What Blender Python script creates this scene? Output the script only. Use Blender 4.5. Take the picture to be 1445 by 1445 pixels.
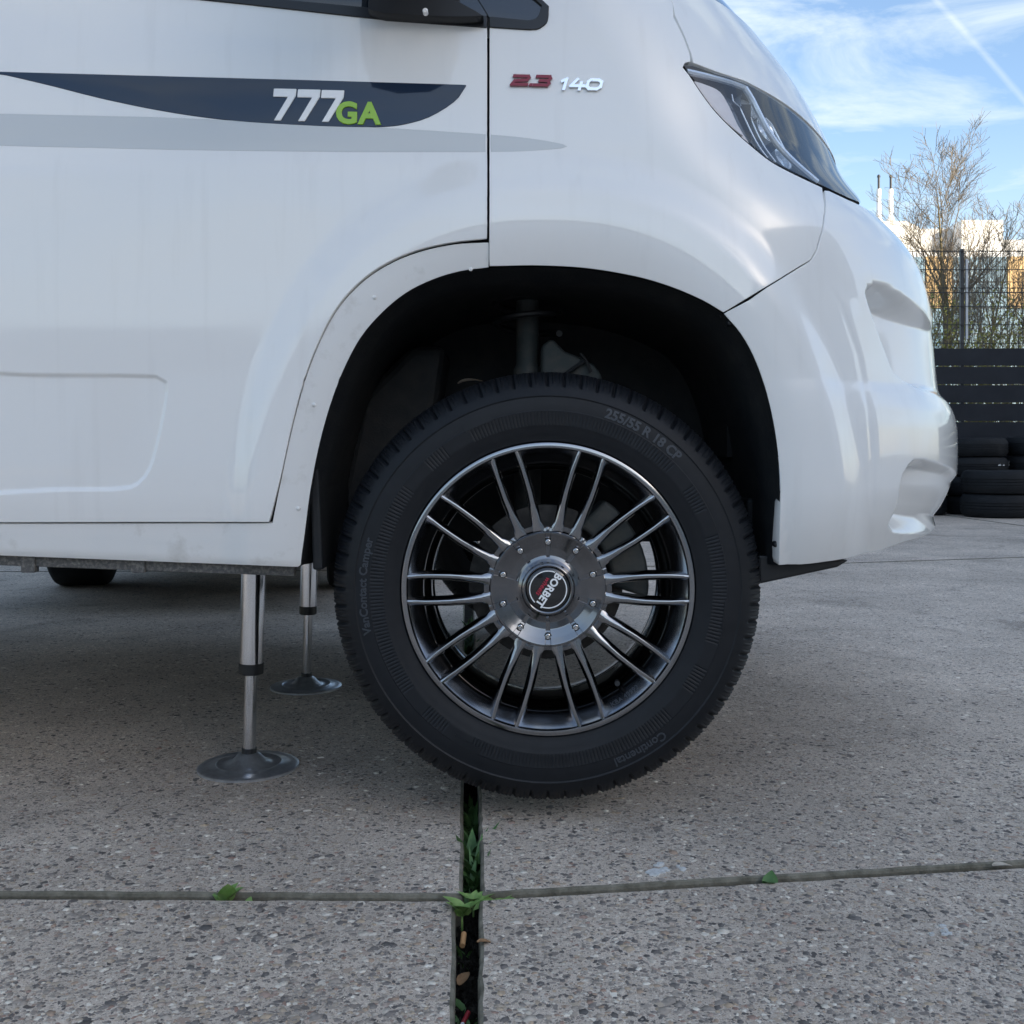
import bpy, bmesh, math, random
import numpy as np
from mathutils import Vector, Matrix
from mathutils.geometry import delaunay_2d_cdt

# ---------------------------------------------------------------- camera, sky, sun, exposure
for o in list(bpy.data.objects): bpy.data.objects.remove(o)
SC = bpy.context.scene
COL = SC.collection
FPX, CX, HY, CAMZ = 1445.0, 722.5, 645.0, 0.62
cam_d = bpy.data.cameras.new('camera'); cam = bpy.data.objects.new('camera', cam_d); COL.objects.link(cam)
cam.location = (0, 0, CAMZ); cam.rotation_euler = (math.radians(90), 0, 0)
cam_d.sensor_width = 36; cam_d.lens = 36; cam_d.shift_y = -(722.5 - HY) / 1445.0
cam_d.clip_start = 0.05; cam_d.clip_end = 2000
SC.camera = cam

SUN_EL, SUN_AZ = 20.0, 135.0            # degrees; azimuth clockwise from +Y (to the right, a little behind the camera)
W = bpy.data.worlds.new('World'); SC.world = W; W.use_nodes = True
wn, wl = W.node_tree.nodes, W.node_tree.links
wn.clear()
def wnode(t, **kw):
    n = wn.new(t)
    for k, v in kw.items(): setattr(n, k, v)
    return n
wout = wnode('ShaderNodeOutputWorld'); wbg = wnode('ShaderNodeBackground'); wl.new(wbg.outputs[0], wout.inputs[0])
sky = wnode('ShaderNodeTexSky'); sky.sky_type = 'NISHITA'; sky.sun_disc = False
sky.sun_elevation = math.radians(SUN_EL); sky.sun_rotation = math.radians(SUN_AZ)
sky.altitude = 50; sky.air_density = 1.0; sky.dust_density = 1.5; sky.ozone_density = 2.5
wbg.inputs['Strength'].default_value = 0.12
tc = wnode('ShaderNodeTexCoord')
mp = wnode('ShaderNodeMapping'); mp.inputs['Rotation'].default_value = (0.0, math.radians(24), 0.0); mp.inputs['Scale'].default_value = (1.6, 1.6, 6.5)
wl.new(tc.outputs['Generated'], mp.inputs['Vector'])
nz = wnode('ShaderNodeTexNoise'); nz.inputs['Scale'].default_value = 2.3; nz.inputs['Detail'].default_value = 9; nz.inputs['Roughness'].default_value = 0.62; nz.inputs['Distortion'].default_value = 0.7
wl.new(mp.outputs[0], nz.inputs['Vector'])
cr = wnode('ShaderNodeValToRGB'); cr.color_ramp.elements[0].position = 0.46; cr.color_ramp.elements[0].color = (0, 0, 0, 1)
cr.color_ramp.elements[1].position = 0.70; cr.color_ramp.elements[1].color = (1, 1, 1, 1)
wl.new(nz.outputs['Fac'], cr.inputs['Fac'])
# low bank of haze near the horizon gets a little more cloud
sep = wnode('ShaderNodeSeparateXYZ'); wl.new(tc.outputs['Generated'], sep.inputs[0])
lowr = wnode('ShaderNodeMapRange'); lowr.inputs['From Min'].default_value = 0.30; lowr.inputs['From Max'].default_value = 0.12
lowr.inputs['To Min'].default_value = 0.0; lowr.inputs['To Max'].default_value = 0.30
wl.new(sep.outputs['Z'], lowr.inputs['Value'])
# contrail: a thin band along one great circle
def norm(v): v = Vector(v); return v.normalized()
def pixdir(px, py): return norm(((px - CX) / FPX, 1.0, (HY - py) / FPX))
cn = pixdir(1318, -4).cross(pixdir(1440, 135)).normalized()
dotc = wnode('ShaderNodeVectorMath', operation='DOT_PRODUCT'); dotc.inputs[1].default_value = cn
wob = wnode('ShaderNodeTexNoise'); wob.inputs['Scale'].default_value = 40; wl.new(tc.outputs['Generated'], wob.inputs['Vector'])
wl.new(tc.outputs['Generated'], dotc.inputs[0])
ab = wnode('ShaderNodeMath', operation='ABSOLUTE'); wl.new(dotc.outputs['Value'], ab.inputs[0])
band = wnode('ShaderNodeMapRange'); band.inputs['From Min'].default_value = 0.0036; band.inputs['From Max'].default_value = 0.0005
band.inputs['To Min'].default_value = 0.0; band.inputs['To Max'].default_value = 0.55; wl.new(ab.outputs[0], band.inputs['Value'])
bm2 = wnode('ShaderNodeMath', operation='MULTIPLY'); wl.new(band.outputs[0], bm2.inputs[0]); wl.new(wob.outputs['Fac'], bm2.inputs[1])
ad = wnode('ShaderNodeMath', operation='ADD'); ad.use_clamp = True
cm = wnode('ShaderNodeMath', operation='MULTIPLY'); cm.inputs[1].default_value = 0.8; wl.new(cr.outputs['Color'], cm.inputs[0])
ad0 = wnode('ShaderNodeMath', operation='ADD'); wl.new(cm.outputs[0], ad0.inputs[0]); wl.new(lowr.outputs[0], ad0.inputs[1])
wl.new(ad0.outputs[0], ad.inputs[0]); wl.new(bm2.outputs[0], ad.inputs[1])
mixw = wnode('ShaderNodeMix'); mixw.data_type = 'RGBA'
wl.new(ad.outputs[0], mixw.inputs['Factor']); wl.new(sky.outputs[0], mixw.inputs['A'])
mixw.inputs['B'].default_value = (3.2, 3.65, 3.85, 1)
wl.new(mixw.outputs['Result'], wbg.inputs['Color'])

sd = bpy.data.lights.new('sun', 'SUN'); sd.energy = 3.6; sd.angle = math.radians(0.53); sd.color = (1.0, 0.9, 0.74)
sun = bpy.data.objects.new('sun', sd); COL.objects.link(sun)
az, el = math.radians(SUN_AZ), math.radians(SUN_EL)
sdir = Vector((math.sin(az) * math.cos(el), math.cos(az) * math.cos(el), math.sin(el)))
sun.rotation_euler = sdir.to_track_quat('Z', 'Y').to_euler(); sun.location = (20, -14, 8)
SC.view_settings.view_transform = 'Standard'; SC.view_settings.look = 'None'
SC.view_settings.exposure = 1.4; SC.view_settings.use_white_balance = True; SC.view_settings.white_balance_temperature = 6800; SC.view_settings.gamma = 1.0
SC.render.engine = 'CYCLES'
SC.cycles.max_bounces = 8; SC.cycles.diffuse_bounces = 4; SC.cycles.transparent_max_bounces = 12

# ---------------------------------------------------------------- helpers
rnd = random.Random(7)
def wpt(px, py, Y): return Vector(((px - CX) * Y / FPX, Y, CAMZ - (py - HY) * Y / FPX))
def gpt(px, py):                                   # pixel -> point on the ground
    Y = CAMZ * FPX / (py - HY); return ((px - CX) * Y / FPX, Y)

MATS = {}
def mat(name, col=(.5, .5, .5), rough=.5, metal=0.0, coat=0.0, spec=0.5, noise=None, bump=None, croughness=.03):
    """principled; noise=(scale, colour2, contrast lo, hi); bump=(scale, strength, distance)"""
    m = bpy.data.materials.new(name); m.use_nodes = True; MATS[name] = m
    nt = m.node_tree; b = nt.nodes['Principled BSDF']
    b.inputs['Base Color'].default_value = (*col, 1); b.inputs['Roughness'].default_value = rough
    b.inputs['Metallic'].default_value = metal; b.inputs['Coat Weight'].default_value = coat
    b.inputs['Coat Roughness'].default_value = croughness; b.inputs['Specular IOR Level'].default_value = spec
    g = nt.nodes.new('ShaderNodeNewGeometry')
    if noise:
        n = nt.nodes.new('ShaderNodeTexNoise'); n.inputs['Scale'].default_value = noise[0]; n.inputs['Detail'].default_value = 6
        n.inputs['Roughness'].default_value = .6
        nt.links.new(g.outputs['Position'], n.inputs['Vector'])
        r = nt.nodes.new('ShaderNodeValToRGB'); r.color_ramp.elements[0].position = noise[2]; r.color_ramp.elements[1].position = noise[3]
        r.color_ramp.elements[0].color = (*col, 1); r.color_ramp.elements[1].color = (*noise[1], 1)
        nt.links.new(n.outputs['Fac'], r.inputs['Fac']); nt.links.new(r.outputs['Color'], b.inputs['Base Color'])
    if bump:
        n2 = nt.nodes.new('ShaderNodeTexNoise'); n2.inputs['Scale'].default_value = bump[0]; n2.inputs['Detail'].default_value = 4
        nt.links.new(g.outputs['Position'], n2.inputs['Vector'])
        bp = nt.nodes.new('ShaderNodeBump'); bp.inputs['Strength'].default_value = bump[1]; bp.inputs['Distance'].default_value = bump[2]
        nt.links.new(n2.outputs['Fac'], bp.inputs['Height']); nt.links.new(bp.outputs[0], b.inputs['Normal'])
    return m

def wloc(o):
    v = Vector((0, 0, 0))
    while o is not None:
        v = v + o.location + (o.matrix_parent_inverse.translation if o.parent is not None else Vector((0, 0, 0))); o = o.parent
    return v
def link(name, me, m, parent=None, local=False):
    o = bpy.data.objects.new(name, me); COL.objects.link(o)
    if m is not None and not me.materials: me.materials.append(MATS[m] if isinstance(m, str) else m)
    if parent is not None:
        o.parent = parent
        if not local: o.matrix_parent_inverse = Matrix.Translation(-wloc(parent))
    return o
def mesh(name, v, f, smooth=False, normals=None):
    me = bpy.data.meshes.new(name); me.from_pydata([tuple(map(float, p)) for p in v], [], [tuple(map(int, q)) for q in f]); me.update()
    if smooth: me.polygons.foreach_set('use_smooth', [True] * len(me.polygons))
    if normals is not None: me.normals_split_custom_set_from_vertices([tuple(n) for n in normals])
    return me
def obj(name, v, f, m, parent=None, smooth=False, normals=None, local=False):
    return link(name, mesh(name, v, f, smooth, normals), m, parent, local)
def empty(name, loc, label=None, cat=None, group=None):
    o = bpy.data.objects.new(name, None); COL.objects.link(o); o.location = loc; o.empty_display_size = .1
    if label: tag(o, label, cat, group)
    return o
def tag(o, label=None, cat=None, group=None, kind=None):
    if label: o['label'] = label
    if cat: o['category'] = cat
    if group: o['group'] = group
    if kind: o['kind'] = kind
    return o

class MB:
    def __init__(s): s.v = []; s.f = []
    def add(s, v, f):
        k = len(s.v); s.v += [tuple(p) for p in v]; s.f += [tuple(i + k for i in q) for q in f]
    def box(s, a, b):
        (x0, y0, z0), (x1, y1, z1) = a, b
        s.add([(x0, y0, z0), (x1, y0, z0), (x1, y1, z0), (x0, y1, z0), (x0, y0, z1), (x1, y0, z1), (x1, y1, z1), (x0, y1, z1)],
              [(0, 3, 2, 1), (4, 5, 6, 7), (0, 1, 5, 4), (1, 2, 6, 5), (2, 3, 7, 6), (3, 0, 4, 7)])
    def tube(s, pts, rad, n=8, cap=True):
        pts = [Vector(p) for p in pts]
        if not hasattr(rad, '__len__'): rad = [rad] * len(pts)
        vs, fs = [], []
        up = None
        for i, p in enumerate(pts):
            d = (pts[min(i + 1, len(pts) - 1)] - pts[max(i - 1, 0)]).normalized()
            if up is None: up = Vector((0, 0, 1)) if abs(d.z) < .9 else Vector((1, 0, 0))
            a = d.cross(up).normalized(); b = a.cross(d).normalized(); up = b
            for k in range(n):
                t = 2 * math.pi * k / n; vs.append(p + (a * math.cos(t) + b * math.sin(t)) * rad[i])
        for i in range(len(pts) - 1):
            for k in range(n):
                k2 = (k + 1) % n; fs.append((i * n + k, i * n + k2, (i + 1) * n + k2, (i + 1) * n + k))
        if cap:
            fs.append(tuple(range(n))[::-1]); fs.append(tuple((len(pts) - 1) * n + k for k in range(n)))
        s.add(vs, fs)
    def prism(s, poly, a, b, axis='y'):            # poly of 2D points, extruded between a and b along axis
        n = len(poly)
        mk = {'y': lambda p, t: (p[0], t, p[1]), 'z': lambda p, t: (p[0], p[1], t), 'x': lambda p, t: (t, p[0], p[1])}[axis]
        vs = [mk(p, a) for p in poly] + [mk(p, b) for p in poly]
        fs = [tuple(range(n)), tuple(range(2 * n - 1, n - 1, -1))] + [(i, i + n, (i + 1) % n + n, (i + 1) % n) for i in range(n)]
        s.add(vs, fs)
    def lathe(s, prof, n=64, axis='y', c=(0, 0, 0), close=False):     # prof of (r, h)
        m = len(prof); vs, fs = [], []
        for k in range(n):
            t = 2 * math.pi * k / n; ct, st = math.cos(t), math.sin(t)
            for r, h in prof:
                vs.append((c[0] + r * ct, c[1] + h, c[2] + r * st) if axis == 'y' else (c[0] + r * ct, c[1] + r * st, c[2] + h))
        for k in range(n):
            k2 = (k + 1) % n
            for i in range(m - 1 if not close else m):
                j = (i + 1) % m; fs.append((k * m + i, k * m + j, k2 * m + j, k2 * m + i))
        s.add(vs, fs)
    def mesh(s, name, smooth=False, bevel=None, seg=2, recalc=True, weld=False):
        me = mesh(name, s.v, s.f)
        bm = bmesh.new(); bm.from_mesh(me)
        if weld: bmesh.ops.remove_doubles(bm, verts=bm.verts, dist=1e-6)
        if recalc: bmesh.ops.recalc_face_normals(bm, faces=bm.faces)
        if bevel:
            ed = [e for e in bm.edges if len(e.link_faces) == 2 and e.calc_face_angle(0) > .5]
            bmesh.ops.bevel(bm, geom=ed, offset=bevel, segments=seg, profile=.5, affect='EDGES', clamp_overlap=True)
        bm.to_mesh(me); bm.free()
        if smooth:
            me.polygons.foreach_set('use_smooth', [True] * len(me.polygons))
            me.set_sharp_from_angle(angle=math.radians(38))
        return me
    def build(s, name, m, parent=None, smooth=False, bevel=None, seg=2, local=False, recalc=True, weld=False):
        return link(name, s.mesh(name, smooth, bevel, seg, recalc, weld), m, parent, local)

def copy_tree(o, parent=None):
    c = o.copy(); COL.objects.link(c); c.parent = parent
    for ch in o.children: copy_tree(ch, c)
    return c
def text_mesh(txt, size, extrude=.001, offset=0.0, bevel=0.0, align='CENTER', shear=0.0, spacing=1.0, res=4):
    cu = bpy.data.curves.new('t', 'FONT'); cu.body = txt; cu.size = size; cu.extrude = extrude; cu.offset = offset
    cu.bevel_depth = bevel; cu.bevel_resolution = 1; cu.align_x = align; cu.align_y = 'CENTER'; cu.shear = shear; cu.space_character = spacing
    cu.resolution_u = res
    o = bpy.data.objects.new('t', cu); COL.objects.link(o)
    me = bpy.data.meshes.new_from_object(o); bpy.data.objects.remove(o); me.materials.clear()
    n = len(me.vertices); a = np.empty(n * 3); me.vertices.foreach_get('co', a)
    return me, a.reshape(-1, 3)
def text_obj(name, txt, size, fn, m, parent, local=False, **kw):
    me, a = text_mesh(txt, size, **kw)
    b = fn(a); me.vertices.foreach_set('co', np.asarray(b, dtype=np.float64).ravel()); me.update(); me.name = name
    bm = bmesh.new(); bm.from_mesh(me); bmesh.ops.recalc_face_normals(bm, faces=bm.faces); bm.to_mesh(me); bm.free()
    return link(name, me, m, parent, local)

# ---------------------------------------------------------------- materials
def paint_material():
    m = mat('white_paint', (.85, .85, .84), .30, coat=1.0, croughness=.03)
    m.node_tree.nodes['Principled BSDF'].inputs['Coat IOR'].default_value = 1.62
    nt = m.node_tree; b = nt.nodes['Principled BSDF']; N, L = nt.nodes.new, nt.links.new
    g = N('ShaderNodeNewGeometry'); mp = N('ShaderNodeMapping'); mp.inputs['Scale'].default_value = (26, 26, 1.6)
    L(g.outputs['Position'], mp.inputs['Vector'])
    n = N('ShaderNodeTexNoise'); n.inputs['Scale'].default_value = 1.5; n.inputs['Detail'].default_value = 5; L(mp.outputs[0], n.inputs['Vector'])
    r = N('ShaderNodeValToRGB'); r.color_ramp.elements[0].position = .56; r.color_ramp.elements[1].position = .86
    L(n.outputs['Fac'], r.inputs['Fac'])
    n2 = N('ShaderNodeTexNoise'); n2.inputs['Scale'].default_value = 900; n2.inputs['Detail'].default_value = 2; L(g.outputs['Position'], n2.inputs['Vector'])
    r2 = N('ShaderNodeValToRGB'); r2.color_ramp.elements[0].position = .74; r2.color_ramp.elements[1].position = .80
    L(n2.outputs['Fac'], r2.inputs['Fac'])
    n3 = N('ShaderNodeTexNoise'); n3.inputs['Scale'].default_value = 5; n3.inputs['Detail'].default_value = 5; L(g.outputs['Position'], n3.inputs['Vector'])
    mm = N('ShaderNodeMath'); mm.operation = 'MULTIPLY'; L(r2.outputs['Color'], mm.inputs[0]); L(n3.outputs['Fac'], mm.inputs[1])
    ma = N('ShaderNodeMath'); ma.operation = 'MULTIPLY_ADD'; ma.inputs[1].default_value = .13; L(r.outputs['Color'], ma.inputs[0]); L(mm.outputs[0], ma.inputs[2])
    ma.use_clamp = True
    # road dirt low down on the sills
    sp = N('ShaderNodeSeparateXYZ'); L(g.outputs['Position'], sp.inputs[0])
    mr = N('ShaderNodeMapRange'); mr.inputs['From Min'].default_value = .56; mr.inputs['From Max'].default_value = .42; mr.inputs['To Max'].default_value = .55
    L(sp.outputs['Z'], mr.inputs['Value'])
    md = N('ShaderNodeMath'); md.operation = 'MULTIPLY_ADD'; L(mr.outputs[0], md.inputs[0]); L(n3.outputs['Fac'], md.inputs[1]); L(ma.outputs[0], md.inputs[2]); md.use_clamp = True
    mx = N('ShaderNodeMix'); mx.data_type = 'RGBA'; mx.inputs['A'].default_value = (.85, .85, .84, 1); mx.inputs['B'].default_value = (.40, .37, .33, 1)
    L(md.outputs[0], mx.inputs['Factor']); L(mx.outputs['Result'], b.inputs['Base Color'])
    rr = N('ShaderNodeMapRange'); rr.inputs['To Min'].default_value = .035; rr.inputs['To Max'].default_value = .12
    L(n3.outputs['Fac'], rr.inputs['Value']); rr.inputs['From Min'].default_value = .45; rr.inputs['From Max'].default_value = .8
    L(rr.outputs[0], b.inputs['Coat Roughness'])
paint_material()
mat('sill_paint', (.78, .78, .77), .40, coat=.5, croughness=.12, noise=(16, (.50, .48, .44), .56, .86), bump=(420, .18, .0010))
mat('underseal', (.10, .10, .10), .85, noise=(160, (.24, .23, .21), .45, .7), bump=(300, .7, .002))
mat('gap_black', (.008, .008, .009), .8)
mat('decal_blue', (.016, .029, .056), .04, spec=.6)
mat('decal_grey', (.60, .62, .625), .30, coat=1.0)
mat('letter_white', (.93, .93, .93), .22, coat=.6)
mat('letter_green', (.30, .55, .02), .22, coat=.6)
mat('badge_red', (.20, .012, .025), .18, metal=.6, coat=.6)
mat('chrome', (.85, .86, .88), .10, metal=1.0)
mat('steel', (.82, .83, .85), .13, metal=1.0)
mat('zinc', (.62, .64, .66), .30, metal=.8, noise=(60, (.46, .47, .49), .4, .7))
mat('black_plastic', (.012, .013, .015), .45)
mat('trim_black', (.010, .011, .013), .30)
mat('liner', (.009, .011, .0135), .66, spec=.4, noise=(30, (.019, .020, .021), .4, .7), bump=(240, .3, .002))
mat('glass_dark', (.010, .014, .020), .03, coat=1.0)
mat('rubber', (.0030, .0045, .0074), .55, spec=.38, noise=(38, (.0062, .0080, .0115), .40, .75), bump=(500, .18, .0006))
mat('rubber_old', (.0055, .0065, .0085), .75, spec=.35, noise=(14, (.012, .0135, .016), .45, .75))
mat('rubber_letter', (.036, .043, .054), .5)
mat('rim_grey', (.17, .173, .185), .14, metal=1.0, coat=1.0, croughness=.02)
mat('rim_spoke', (.30, .305, .32), .16, metal=1.0, coat=1.0, croughness=.02)
mat('rim_bed', (.40, .41, .43), .15, metal=1.0, coat=.5, croughness=.03)
mat('rim_black', (.055, .056, .060), .14, metal=1.0, coat=1.0, croughness=.02)
mat('bolt', (.80, .80, .80), .22, metal=1.0)
mat('brake_iron', (.05, .047, .044), .6, metal=.5, noise=(40, (.10, .094, .088), .4, .7))
mat('suspension', (.055, .066, .066), .65, metal=.2, noise=(30, (.10, .095, .085), .45, .75))
mat('cap_black', (.006, .006, .008), .12, coat=1.0)
mat('letter_red', (.45, .02, .05), .3)
mat('lamp_pink', (.74, .66, .65), .35, noise=(50, (.82, .76, .74), .3, .7))
mat('lamp_dark', (.020, .030, .050), .25, coat=.6)
mat('lamp_bowl', (.028, .038, .055), .25, metal=.3)
mat('lamp_chrome', (.75, .80, .86), .22, metal=.55)
mat('concrete_edge', (.115, .105, .078), .9, noise=(45, (.25, .23, .18), .35, .7), bump=(200, .6, .003))
mat('joint_fill', (.018, .015, .011), .95, noise=(60, (.06, .053, .04), .42, .75), bump=(220, .8, .004))
mat('soil', (.018, .015, .011), .95, noise=(50, (.045, .038, .028), .4, .7), bump=(60, .9, .02))
mat('verge', (.16, .13, .07), .95, noise=(2.0, (.09, .11, .035), .35, .65), bump=(6, .6, .05))
mat('fence_slat', (.0065, .0095, .016), .55, spec=.3, noise=(3, (.012, .016, .024), .4, .65))
mat('fence_wire', (.020, .022, .028), .5)
mat('fence_post', (.030, .033, .040), .5)
mat('bark', (.17, .13, .075), .9, noise=(20, (.30, .235, .105), .35, .7), bump=(60, .8, .01))
mat('bark_twig', (.15, .122, .10), .9, noise=(2, (.24, .195, .125), .4, .65))
mat('leaf_yellow', (.30, .27, .06), .7, noise=(5, (.15, .17, .045), .4, .65))
mat('leaf_green', (.065, .15, .045), .55, noise=(30, (.12, .23, .07), .4, .65))
mat('weed_green', (.14, .27, .065), .5, noise=(60, (.24, .36, .12), .4, .65))
mat('dry_leaf', (.34, .20, .10), .8, noise=(90, (.22, .12, .06), .4, .65))
mat('pale_leaf', (.52, .46, .38), .8, noise=(120, (.38, .32, .25), .4, .65))
mat('filter_tan', (.70, .38, .17), .8)
mat('wrapper_red', (.40, .03, .04), .4)
mat('splash_white', (.62, .63, .63), .8, noise=(160, (.40, .40, .39), .5, .72))
mat('clad_white', (.80, .80, .79), .6, noise=(.3, (.74, .74, .73), .4, .7))
mat('clad_grey_shade', (.42, .42, .42), .6)
mat('clad_orange', (.55, .37, .17), .6, noise=(.8, (.46, .29, .12), .4, .7))
mat('facade_frame', (.55, .57, .60), .5)
mat('facade_glass', (.16, .27, .36), .08, coat=1.0)
mat('hall_wall', (.48, .47, .45), .7, noise=(.4, (.40, .39, .38), .4, .7))
mat('hall_brick', (.16, .10, .075), .85, noise=(1.2, (.11, .07, .055), .4, .7))
mat('hall_frame', (.08, .085, .09), .5)
mat('car_paint', (.030, .034, .042), .25, metal=.4, coat=1.0)

def lens_material():
    m = bpy.data.materials.new('lens'); m.use_nodes = True; MATS['lens'] = m
    nt = m.node_tree; nt.nodes.clear(); N, L = nt.nodes.new, nt.links.new
    o = N('ShaderNodeOutputMaterial'); t = N('ShaderNodeBsdfTransparent'); t.inputs[0].default_value = (.93, .95, .97, 1)
    g = N('ShaderNodeBsdfGlossy'); g.inputs['Roughness'].default_value = .03; mx = N('ShaderNodeMixShader'); fw = N('ShaderNodeLayerWeight'); fw.inputs['Blend'].default_value = .5; pw_ = N('ShaderNodeMath'); pw_.operation = 'POWER'; pw_.inputs[1].default_value = 3.2; L(fw.outputs['Facing'], pw_.inputs[0]); fr = N('ShaderNodeMath'); fr.operation = 'MULTIPLY_ADD'; fr.inputs[1].default_value = .85; fr.inputs[2].default_value = .06; L(pw_.outputs[0], fr.inputs[0])
    L(fr.outputs[0], mx.inputs[0]); L(t.outputs[0], mx.inputs[1]); L(g.outputs[0], mx.inputs[2]); L(mx.outputs[0], o.inputs['Surface'])
lens_material()

def aggregate_material():
    m = bpy.data.materials.new('aggregate'); m.use_nodes = True; MATS['aggregate'] = m
    nt = m.node_tree; b = nt.nodes['Principled BSDF']; N, L = nt.nodes.new, nt.links.new
    g = N('ShaderNodeNewGeometry')
    def cellstones(scale, thr, seed):
        mp = N('ShaderNodeMapping'); mp.inputs['Location'].default_value = (seed, seed * 1.7, 0); L(g.outputs['Position'], mp.inputs['Vector'])
        dz = N('ShaderNodeTexNoise'); dz.inputs['Scale'].default_value = scale * 1.3; dz.inputs['Detail'].default_value = 1; L(mp.outputs[0], dz.inputs['Vector'])
        mxv = N('ShaderNodeMix'); mxv.data_type = 'VECTOR'; mxv.inputs['Factor'].default_value = .012 * 100 / scale
        L(mp.outputs[0], mxv.inputs['A']); L(dz.outputs['Color'], mxv.inputs['B'])
        v = N('ShaderNodeTexVoronoi'); v.feature = 'F1'; v.inputs['Scale'].default_value = scale; v.inputs['Randomness'].default_value = 1.0
        L(mxv.outputs['Result'], v.inputs['Vector'])
        s = N('ShaderNodeSeparateColor'); L(v.outputs['Color'], s.inputs[0])
        mr = N('ShaderNodeMapRange'); mr.inputs['From Min'].default_value = 0; mr.inputs['From Max'].default_value = 1
        mr.inputs['To Min'].default_value = thr * .45; mr.inputs['To Max'].default_value = thr * 1.25; L(s.outputs[1], mr.inputs['Value'])
        sb = N('ShaderNodeMath'); sb.operation = 'SUBTRACT'; L(mr.outputs[0], sb.inputs[0]); L(v.outputs['Distance'], sb.inputs[1])
        ms = N('ShaderNodeMapRange'); ms.inputs['From Min'].default_value = 0.0; ms.inputs['From Max'].default_value = .09; L(sb.outputs[0], ms.inputs['Value'])
        return s.outputs[0], ms.outputs[0], sb.outputs[0]
    c1, m1, h1 = cellstones(75, .42, 3.1)
    c2, m2, h2 = cellstones(170, .46, 9.7)
    c3, m3, h3 = cellstones(420, .46, 5.3)
    def ramp(fac):
        r = N('ShaderNodeValToRGB'); r.color_ramp.interpolation = 'LINEAR'; e = r.color_ramp.elements
        cols = [(0, (.08, .072, .068)), (.16, (.19, .165, .148)), (.34, (.33, .285, .245)), (.54, (.43, .365, .305)), (.66, (.49, .40, .31)), (.76, (.37, .275, .22)), (.86, (.55, .48, .41)), (1, (.80, .73, .63))]
        e[0].position = 0; e[0].color = (*cols[0][1], 1); e[1].position = 1; e[1].color = (*cols[-1][1], 1)
        for p, c in cols[1:-1]:
            k = e.new(p); k.color = (*c, 1)
        L(fac, r.inputs['Fac']); return r.outputs['Color']
    nz = N('ShaderNodeTexNoise'); nz.inputs['Scale'].default_value = 1.6; nz.inputs['Detail'].default_value = 6; nz.inputs['Roughness'].default_value = .65; L(g.outputs['Position'], nz.inputs['Vector'])
    rm = N('ShaderNodeValToRGB'); rm.color_ramp.elements[0].position = .3; rm.color_ramp.elements[0].color = (.48, .40, .33, 1); rm.color_ramp.elements[1].position = .72; rm.color_ramp.elements[1].color = (.63, .535, .45, 1)
    L(nz.outputs['Fac'], rm.inputs['Fac'])
    fine = N('ShaderNodeTexNoise'); fine.inputs['Scale'].default_value = 700; fine.inputs['Detail'].default_value = 3; L(g.outputs['Position'], fine.inputs['Vector'])
    mf = N('ShaderNodeMix'); mf.data_type = 'RGBA'; mf.blend_type = 'OVERLAY'; mf.inputs['Factor'].default_value = .8
    L(rm.outputs['Color'], mf.inputs['A']); L(fine.outputs['Fac'], mf.inputs['B'])
    hs = N('ShaderNodeHueSaturation'); hs.inputs['Saturation'].default_value = .95; L(mf.outputs['Result'], hs.inputs['Color'])
    cur = hs.outputs['Color']
    for c, mk in ((c3, m3), (c2, m2), (c1, m1)):
        mx = N('ShaderNodeMix'); mx.data_type = 'RGBA'; L(mk, mx.inputs['Factor']); L(cur, mx.inputs['A']); L(ramp(c), mx.inputs['B']); cur = mx.outputs['Result']
    # big faint stains
    st = N('ShaderNodeTexNoise'); st.inputs['Scale'].default_value = 1.1; st.inputs['Detail'].default_value = 9; st.inputs['Roughness'].default_value = .7; L(g.outputs['Position'], st.inputs['Vector'])
    sr = N('ShaderNodeMapRange'); sr.inputs['From Min'].default_value = .35; sr.inputs['From Max'].default_value = .65; sr.inputs['To Min'].default_value = .68; sr.inputs['To Max'].default_value = 1.12; L(st.outputs['Fac'], sr.inputs['Value'])
    oi = N('ShaderNodeObjectInfo'); om = N('ShaderNodeMapRange'); om.inputs['To Min'].default_value = 1.08; om.inputs['To Max'].default_value = 1.22; L(oi.outputs['Random'], om.inputs['Value'])
    bl = N('ShaderNodeTexNoise'); bl.inputs['Scale'].default_value = 3.4; bl.inputs['Detail'].default_value = 5; bl.inputs['Distortion'].default_value = .8; L(g.outputs['Position'], bl.inputs['Vector'])
    br_ = N('ShaderNodeMapRange'); br_.inputs['From Min'].default_value = .58; br_.inputs['From Max'].default_value = .72; br_.inputs['To Min'].default_value = 1.0; br_.inputs['To Max'].default_value = .72; L(bl.outputs['Fac'], br_.inputs['Value'])
    s0_ = N('ShaderNodeMath'); s0_.operation = 'MULTIPLY'; L(sr.outputs[0], s0_.inputs[0]); L(br_.outputs[0], s0_.inputs[1])
    sm_ = N('ShaderNodeMath'); sm_.operation = 'MULTIPLY'; L(s0_.outputs[0], sm_.inputs[0]); L(om.outputs[0], sm_.inputs[1])
    mu = N('ShaderNodeMix'); mu.data_type = 'RGBA'; mu.blend_type = 'MULTIPLY'; mu.inputs['Factor'].default_value = 1; L(cur, mu.inputs['A'])
    cb = N('ShaderNodeCombineColor'); 
    for i in range(3): L(sm_.outputs[0], cb.inputs[i])
    L(cb.outputs[0], mu.inputs['B']); L(mu.outputs['Result'], b.inputs['Base Color'])
    b.inputs['Roughness'].default_value = .8; b.inputs['Specular IOR Level'].default_value = .35
    hsum = N('ShaderNodeMath'); hsum.operation = 'MULTIPLY_ADD'; L(m1, hsum.inputs[0]); hsum.inputs[1].default_value = .8; L(m2, hsum.inputs[2])
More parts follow.
